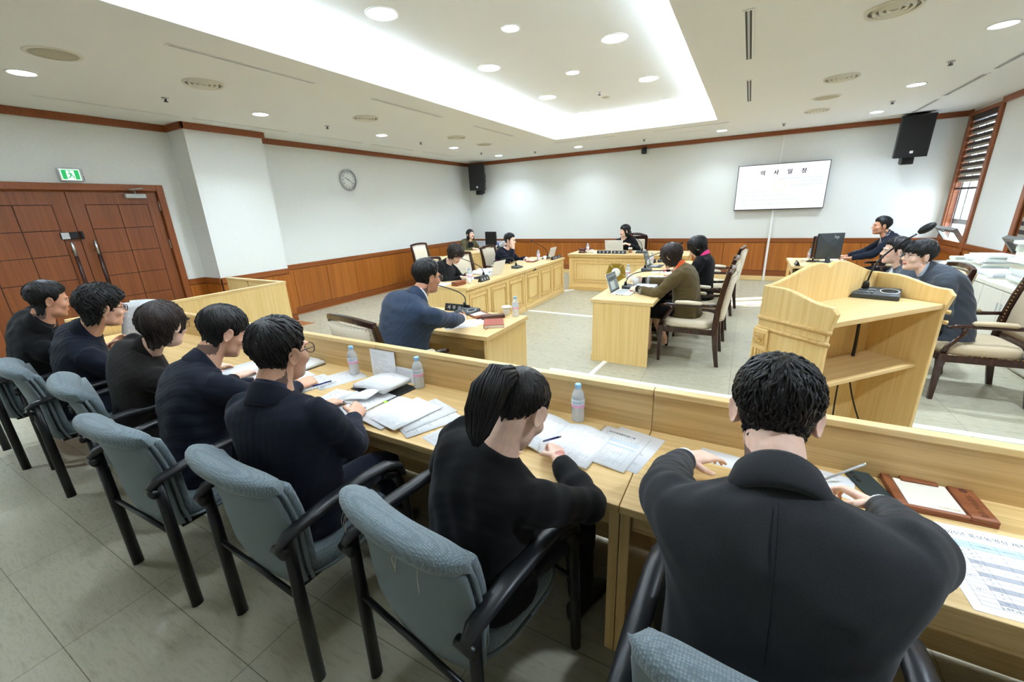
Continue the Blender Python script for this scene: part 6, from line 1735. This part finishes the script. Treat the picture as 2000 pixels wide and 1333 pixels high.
cup('white paper cup held by the woman in the olive jacket', -1.125, 5.185, .735, s=1.35)
cup('white lidded cup behind the open laptop on the near right desk', -1.26, 5.50, .72, s=1.1, lid=True)

# ------------------------------------------------------------------ name plates, microphones, laptops
def plate(label, x, y, z, rz, text, w=.24, h=.06, both=False):
    t = thing('name_plate', label, 'name plate', (x, y, z), rz, 'black desk name plates')
    Mp = Matrix(((0, 0, 1, -w / 2), (1, 0, 0, 0), (0, 1, 0, 0), (0, 0, 0, 1)))
    obj('plate_block', MB().prism([(-.032, 0), (.032, 0), (.006, h), (-.006, h)], 0, w, M=Mp), BLACKP, t, .002)
    tx = MB(); n = len(text)
    sl = Vector((0, .026, h)).normalized()
    for k, ch in enumerate(text):
        for dx in (0, .0006, -.0006):
            lettering(tx, ch, .046, frame(((k - (n - 1) / 2) * w * .86 / n + dx, -.0205, h * .47), (1, 0, 0), sl), 0, .0008)
            if both: lettering(tx, ch, .046, frame((-(k - (n - 1) / 2) * w * .86 / n + dx, .0205, h * .47), (-1, 0, 0), Vector((0, -.026, h)).normalized()), 0, .0008)
    obj('plate_lettering', tx, WHITE, t)
plate('black name plate with white characters before the curly haired woman', -3.26, 5.03, .72, PI / 2, '최정희')
plate('black name plate before the man with the raised hand, nearer of the pair', -3.27, 7.64, .72, PI / 2, '부위원')
plate('black name plate before the man with the raised hand, farther of the pair', -3.27, 7.86, .72, PI / 2, '김현주', .20)
plate('black name plate on the head desk, left of the pair', -2.50, 8.42, .76, 0, '위원장', .28)
plate('black name plate on the head desk, right of the pair', -2.19, 8.42, .76, 0, '조세일', .28)
plate('black name plate at the front of the navy suited man\'s desk', -2.52, 3.36, .72, 0, '사무국장', .30, .07, True)
plate('black name plate on the far corner desk with the monitor', -5.79, 8.98, .72, PI / 2, '기록원')
plate('black name plate on the side desk near the left wall', -5.69, 7.95, .72, PI / 2, '주무관')
plate('black name plate at the end of the clerk desk', .74, 7.62, .72, -PI / 2, '전문위원')
plate('black name plate lying by the far right laptop', -1.34, 7.50, .72, -PI / 2, '의원', .18)

def desk_mic(label, x, y, z, rz, neck, w=.20, d=.13, h=.045):
    t = thing('desk_microphone', label, 'microphone', (x, y, z), rz, 'gooseneck desk microphones')
    return mic_base(t, w, d, h, neck, .016)
# local -y is the speaking side
desk_mic('gooseneck microphone in front of the curly haired woman\'s face', -3.45, 5.24, .72, -PI / 2, bez((-.05, .02, .04), (-.05, .04, .16), (.00, -.02, .20), (.26, -.20, .34)))
desk_mic('unused gooseneck microphone bent low at the middle of the left desks', -3.42, 6.36, .72, PI / 2, bez((0, .02, .04), (0, .0, .20), (-.06, .12, .21), (-.10, .34, .13)))
desk_mic('gooseneck microphone before the man with the raised hand', -3.47, 7.70, .72, -PI / 2, bez((-.03, .02, .04), (-.03, .05, .2), (.08, -.06, .25), (.38, -.10, .37)), .18, .12)
desk_mic('gooseneck microphone beside the coffee cup on the head desk', -1.78, 8.60, .76, 0, bez((0, .02, .04), (0, .05, .18), (-.05, .06, .24), (-.24, .10, .34)), .22, .14)
desk_mic('gooseneck microphone at the navy suited man\'s hand, leaning left', -2.36, 3.30, .72, -.15, bez((-.07, .04, .05), (-.06, .06, .16), (-.06, .10, .18), (-.36, -.08, .28)), .22, .16, .05)
desk_mic('gooseneck microphone behind the olive jacketed woman\'s laptop', -1.18, 5.06, .72, PI / 2, bez((-.04, .03, .04), (-.04, .03, .20), (-.02, -.10, .22), (.20, -.38, .20)), .18, .13)
desk_mic('gooseneck microphone in the middle of the right desks', -1.27, 6.55, .72, PI / 2, bez((-.02, .02, .04), (-.02, .04, .20), (.0, -.06, .26), (.02, -.34, .30)))
desk_mic('gooseneck microphone behind the far right laptop', -1.22, 7.62, .72, PI / 2, bez((-.02, .02, .04), (-.02, .04, .18), (.0, -.06, .26), (.02, -.25, .30)))

def laptop(label, x, y, z, rz, open_deg=105, w=.32, d=.22, white=True, mark=False):
    """the user sits on the local -y side"""
    t = thing('laptop', label, 'laptop', (x, y, z), rz, 'white laptops'); m = WHITE if white else DGREY
    bs = obj('keyboard_base', MB().box(-w / 2, w / 2, -d / 2, d / 2, 0, .014), m, t, .004)
    kb = MB()
    for r in range(5):
        for c_ in range(13): kb.cbox((-w * .42 + c_ * w * .07, d * .30 - r * .021, .0145), (w * .058, .016, .002))
    obj('keys', kb, LGREY, bs)
    obj('ports', MB().box(-w / 2 - .001, -w / 2 + .002, -.03, -.015, .004, .009).box(-w / 2 - .001, -w / 2 + .002, .0, .012, .004, .009).box(-w / 2 - .001, -w / 2 + .002, .03, .05, .004, .010), BLACKP, bs)
    Ml = Matrix.Translation((0, d / 2, .014)) @ Matrix.Rotation(math.radians(90 - open_deg), 4, 'X')
    ld = obj('lid', MB().box(-w / 2, w / 2, -.004, .004, 0, d * 1.0, M=Ml), m, t, .003)
    obj('screen_bezel', MB().box(-w / 2 + .004, w / 2 - .004, -.0055, -.004, .004, d - .004, M=Ml), BLACKM, ld)
    sc_ = obj('screen', MB().box(-w / 2 + .010, w / 2 - .010, -.0062, -.0055, .016, d - .012, M=Ml), LAPS, ld)
    obj('page_window', MB().box(-.10, .03, -.0068, -.0062, .03, d * .55, M=Ml), LAPW, sc_); obj('title_window', MB().box(-.12, .12, -.0066, -.0062, d * .60, d * .78, M=Ml), LAPD, sc_)
    if mark:
        mk = MB().lathe([(.010, .004), (.010, .0046), (.001, .0046)], 5, M=Ml @ Matrix(((1, 0, 0, w * .40), (0, 0, 1, 0), (0, 1, 0, d - .03), (0, 0, 0, 1))))
        obj('lid_emblem', mk, GOLDF, ld)
        tx = MB(); lettering(tx, '의정부시의회', .014, Ml @ frame((-w * .32, .0042, d - .03), (-1, 0, 0), (0, 0, 1)), 0, .0003); obj('lid_lettering', tx, MGREY, ld)
    return t
laptop('white laptop seen from behind on the curly haired woman\'s desk', -3.47, 5.58, .72, -PI / 2 - .06, 108)
laptop('white laptop seen from behind before the man with the raised hand', -3.46, 7.90 - .14, .72, -PI / 2 - .06, 108, .28, .20) if False else laptop('white laptop seen from behind at the far end of the left desks', -3.52, 7.82, .72, -PI / 2 - .06, 108, .26, .21)
laptop('white laptop with emblem facing away on the head desk', -2.33, 8.70, .76, PI, 104, .37, .25, True, True)
laptop('open laptop with lit screen before the woman in the olive jacket', -1.16, 4.77, .72, PI / 2 - .05, 108)
laptop('open laptop with lit screen before the woman with the pink scarf', -1.22, 7.02, .72, PI / 2 - .02, 108, .30, .21, False)

# ------------------------------------------------------------------ other desk things
def box_case(label, x, y, z, rz, d3, m=None, name='desk_case', cat='desk case'):
    t = thing(name, label, cat, (x, y, z), rz)
    a, b_, c_ = d3
    obj('case_body', MB().box(-a / 2, a / 2, -b_ / 2, b_ / 2, 0, c_ * .6), m or DLEATH, t, .004)
    obj('case_lid', MB().box(-a / 2, a / 2, -b_ / 2, b_ / 2, c_ * .62, c_), m or DLEATH, t, .006)
box_case('brown desk case by the near corner of the curly haired woman\'s desk', -3.42, 4.63, .72, PI / 2 - .1, (.20, .10, .055), LEATH)
box_case('dark brown pen case between the notebook and the tray on the small desk', -2.01, 3.22, .72, .75, (.22, .07, .035))
nb = thing('notebook', 'closed reddish brown notebook with a ribbon on the small desk', 'notebook', (-1.88, 3.02, .72), .0 + .55)
obj('notebook_pages', MB().box(-.085, .083, -.11, .108, .003, .026), PAPERC, nb)
obj('notebook_cover', MB().box(-.088, .088, -.112, .112, .026, .030).box(-.088, .088, -.112, .112, 0, .003).box(-.090, -.086, -.112, .112, 0, .030), REDBK, nb, .002)
obj('ribbon', MB().tube([(-.05, -.11, .015), (-.06, -.14, .006), (-.075, -.155, .002)], .0018, 5), DLEATH, nb)
memo_tray('brown memo tray with white paper behind the pen case on the small desk', -2.19, 3.25, .72, -.5, .95)
sheet('white sheet at the navy suited man\'s right hand', -2.08, 3.06, .72, -.5, m=PAPER)
sheet('white sheet under the navy suited man\'s forearm', -2.16, 2.90, .7215, -.8, m=PAGES[2])
sheet('papers held down by the navy suited man\'s left hand', -2.42, 3.06, .72, .2, m=PAGES[0])
sheet('white sheet at the near corner of the curly haired woman\'s desk', -3.70, 4.60, .72, .2, m=PAPER)
sheet('printed sheet under the curly haired woman\'s hands', -3.62, 5.18, .72, -PI / 2, m=PAGES[0])
tk = thing('thick_document', 'thick open document curling up beside the curly haired woman\'s laptop', 'document', (-3.70, 5.72, .72), -PI / 2 + .2)
uv_sheet('document_pages', flat_rows(.40, .27, 14, 2, lambda u, v: .035 * abs(math.sin(2 * PI * u)) ** .7), .020, PAGES[1], tk).location = (0, 0, .022)
sheet('printed sheet before the man with the raised hand', -3.70, 7.38, .72, -PI / 2 - .2, .24, .34, m=PAGES[0])
memo_tray('brown memo tray under papers before the man with the raised hand', -3.55, 7.22, .72, -PI / 2, .9)
sheet('white papers by the coffee cup on the head desk', -1.85, 8.86, .76, .1, .30, .21, m=PAPER)
sheet('printed sheet beside the gavel on the head desk', -2.68, 8.62, .76, .2, .25, .18, m=PAGES[2])
gv = thing('gavel', 'wooden gavel resting on its block at the left of the head desk', 'gavel', (-2.99, 8.50, .76))
obj('sound_block', MB().lathe([(.001, 0), (.085, 0), (.085, .02), (.07, .03), (.001, .03)], 24), DLEATH, gv)
obj('gavel_head', MB().tube([(-.065, 0, .066), (-.06, 0, .066), (-.04, 0, .066), (-.035, 0, .066), (.035, 0, .066), (.04, 0, .066), (.06, 0, .066), (.065, 0, .066)], [.028, .034, .034, .028, .028, .034, .034, .028], 16), DLEATH, gv)
obj('gavel_handle', MB().tube([(0, .0, .066), (.09, .03, .072), (.20, .07, .078)], [.009, .011, .014], 10), DLEATH, gv)
bk = thing('thick_document', 'thick open document between the hands of the woman in the olive jacket', 'document', (-.98, 5.10, .72), PI / 2)
uv_sheet('document_pages', flat_rows(.42, .24, 14, 2, lambda u, v: .022 * abs(math.sin(2 * PI * u)) ** .6), .022, PAGES[0], bk).location = (0, 0, .024)
box_case('brown memo case behind the cup on the near right desk', -1.20, 5.60, .72, .2, (.16, .08, .02))
sheet('printed sheet before the woman with the pink scarf', -.98, 6.00, .72, PI / 2, m=PAGES[0])
sheet('second printed sheet beside the pink scarfed woman\'s laptop', -1.02, 6.45, .72, PI / 2 + .1, m=PAGES[1])
cm = thing('clip_microphone', 'tiny black clip on the front edge of the left desks', 'clip', (-3.172, 6.52, .672))
obj('clip_body', MB().tube([(0, 0, 0), (.02, .03, .01)], [.012, .015], 10), BLACKP, cm); obj('clip_jaw', MB().box(-.002, .012, -.03, -.014, -.012, .008), BLACKP, cm)

# corner desk: monitor, mixer, lamp
mn = thing('monitor', 'black flat monitor on the far corner desk', 'monitor', (-5.86, 9.50, .72), -.25)
obj('monitor_panel', MB().box(-.20, .20, -.02, .015, .09, .44), BLACKP, mn, .006); obj('monitor_screen', MB().box(-.19, .19, -.0215, -.02, .10, .43), BLACKM, mn)
obj('monitor_stand', MB().box(-.03, .03, .0, .03, 0, .15).box(-.10, .10, -.08, .08, 0, .012), BLACKP, mn, .004)
mx = thing('mixing_console', 'grey sloping mixing console on its stand in the far corner', 'mixer', (-6.42, 10.02, 0), 0)
obj('console_stand', MB().box(-.5, .5, -.22, .28, 0, .66), BLACKP, mx, .01)
obj('console_body', MB().prism([(-.28, .66), (.30, .66), (.30, .86), (-.28, .74)], -.55, .55, M=Matrix(((0, 0, 1, 0), (1, 0, 0, 0), (0, 1, 0, 0), (0, 0, 0, 1)))), LGREY, mx, .006)
kb = MB(); sl = math.atan2(.12, .58)
for r in range(6):
    for c_ in range(18): kb.cbox((-.48 + c_ * .056, -.20 + r * .08, .76 + r * .08 * math.tan(sl) + .002), (.022, .03, .012))
obj('fader_caps', kb, DGREY, mx)
lm = thing('desk_gadget', 'small dark gadget with a blue light before the corner monitor', 'gadget', (-5.72, 9.62, .72))
obj('gadget_body', MB().lathe([(.05, 0), (.05, .04), (.02, .07), (.02, .10)], 14), DGREY, lm); obj('blue_light', MB().ball((0, 0, .12), .022, 12), LEDB, lm)
sheet('white papers on the far corner desk before the woman in the olive blazer', -5.84, 9.02, .72, PI / 2, .22, .40, m=PAPER)
# clerk desk
m1 = thing('monitor', 'thin black monitor seen edge on at the clerk desk', 'monitor', (1.0, 8.12, .72), 1.25)
obj('monitor_panel', MB().box(-.20, .20, -.012, .014, .06, .40), BLACKP, m1, .005); obj('monitor_screen', MB().box(-.19, .19, -.0135, -.012, .07, .39), mat('unlit screen glass', S(60, 62, 68), .12), m1); obj('monitor_stand', MB().box(-.04, .04, .0, .02, 0, .12).box(-.10, .10, -.06, .08, 0, .012), BLACKP, m1, .003)
m2 = thing('monitor', 'dark grey monitor with a faceted back and maker\'s mark at the clerk desk', 'monitor', (1.16, 8.02, .72), .45 + PI)
obj('monitor_panel', MB().box(-.19, .19, -.030, .0, .05, .44), DGREY, m2, .006); obj('back_facets', MB().add([(-.19, .0, .05), (.19, .0, .05), (.19, 0, .44), (-.19, 0, .44), (-.05, .035, .24), (.07, .035, .30)], [(0, 1, 4), (1, 5, 4), (1, 2, 5), (2, 3, 5), (3, 4, 5), (3, 0, 4)]), DGREY, m2)
tx = MB(); lettering(tx, 'hp', .07, frame((-.06, .0290, .385), (-1, 0, 0), (0, 0, 1)) @ Matrix.Translation((0, 0, .002)), 0, .001); obj('maker_mark', tx, LGREY, m2)
obj('monitor_stand', MB().box(-.03, .03, -.01, .02, 0, .10).box(-.10, .10, -.08, .08, 0, .012), DGREY, m2, .003)
sheet('white papers behind the monitors on the clerk desk', 1.30, 8.38, .72, .1, .30, .21, m=PAPER)

# paper stacks on the low cabinets: every booklet a thing
BKS = [mat('booklet paper %s' % k, S(*c_), .8, spec=.2) for k, c_ in (('white', (238, 240, 238)), ('greenish', (226, 236, 222)), ('cream', (232, 228, 206)), ('bluish', (222, 228, 240)))]
rb = random.Random(5)
def stack(x, y, z, n, w, l, t0, t1, rz, where, grp, cols=(0, 1, 0, 1, 2)):
    for k in range(n):
        t = rb.uniform(t0, t1)
        o = thing('report_booklet', ('topmost booklet of %s' if k == n - 1 else 'lowest booklet of %s' if k == 0 else ORDS[k] + ' booklet from the bottom of %s') % where, 'booklet', (x + rb.uniform(-.022, .022), y + rb.uniform(-.022, .022), z), rz + rb.uniform(-.10, .10), grp)
        obj('booklet_pages', MB().box(-w / 2, w / 2, -l / 2, l / 2, .0006, t - .0012), BKS[cols[k % len(cols)]], o)
        obj('booklet_cover', MB().box(-w / 2 - .001, w / 2 + .001, -l / 2 - .001, l / 2 + .001, t - .0012, t - .0002).box(-w / 2 - .001, w / 2 + .001, -l / 2 - .001, l / 2 + .001, 0, .0008), BKS[0], o)
        z += t
ORDS = ['first', 'second', 'third', 'fourth', 'fifth', 'sixth', 'seventh', 'eighth', 'ninth', 'tenth', 'eleventh', 'twelfth', 'thirteenth']
stack(2.68, 7.28, .735, 9, .30, .42, .016, .030, .05, 'the wide paper stack by the first window pier', 'booklets in the wide stack')
stack(2.56, 7.72, .735, 5, .20, .16, .022, .034, .1, 'the small stack nearest the tipped window', 'booklets in the small far stack', (1, 2))
stack(2.52, 7.52, .735, 3, .19, .14, .030, .036, -.05, 'the low small stack before the wide one', 'booklets in the small near stack', (1, 2))
stack(2.60, 6.86, .735, 4, .26, .36, .012, .022, .02, 'the low stack with the bluish papers', 'booklets in the low stack', (2, 3, 3, 0))
stack(2.60, 6.20, .735, 13, .24, .30, .028, .042, .03, 'the tall leaning stack at the right edge', 'booklets in the tall stack', (1, 2, 1, 0))
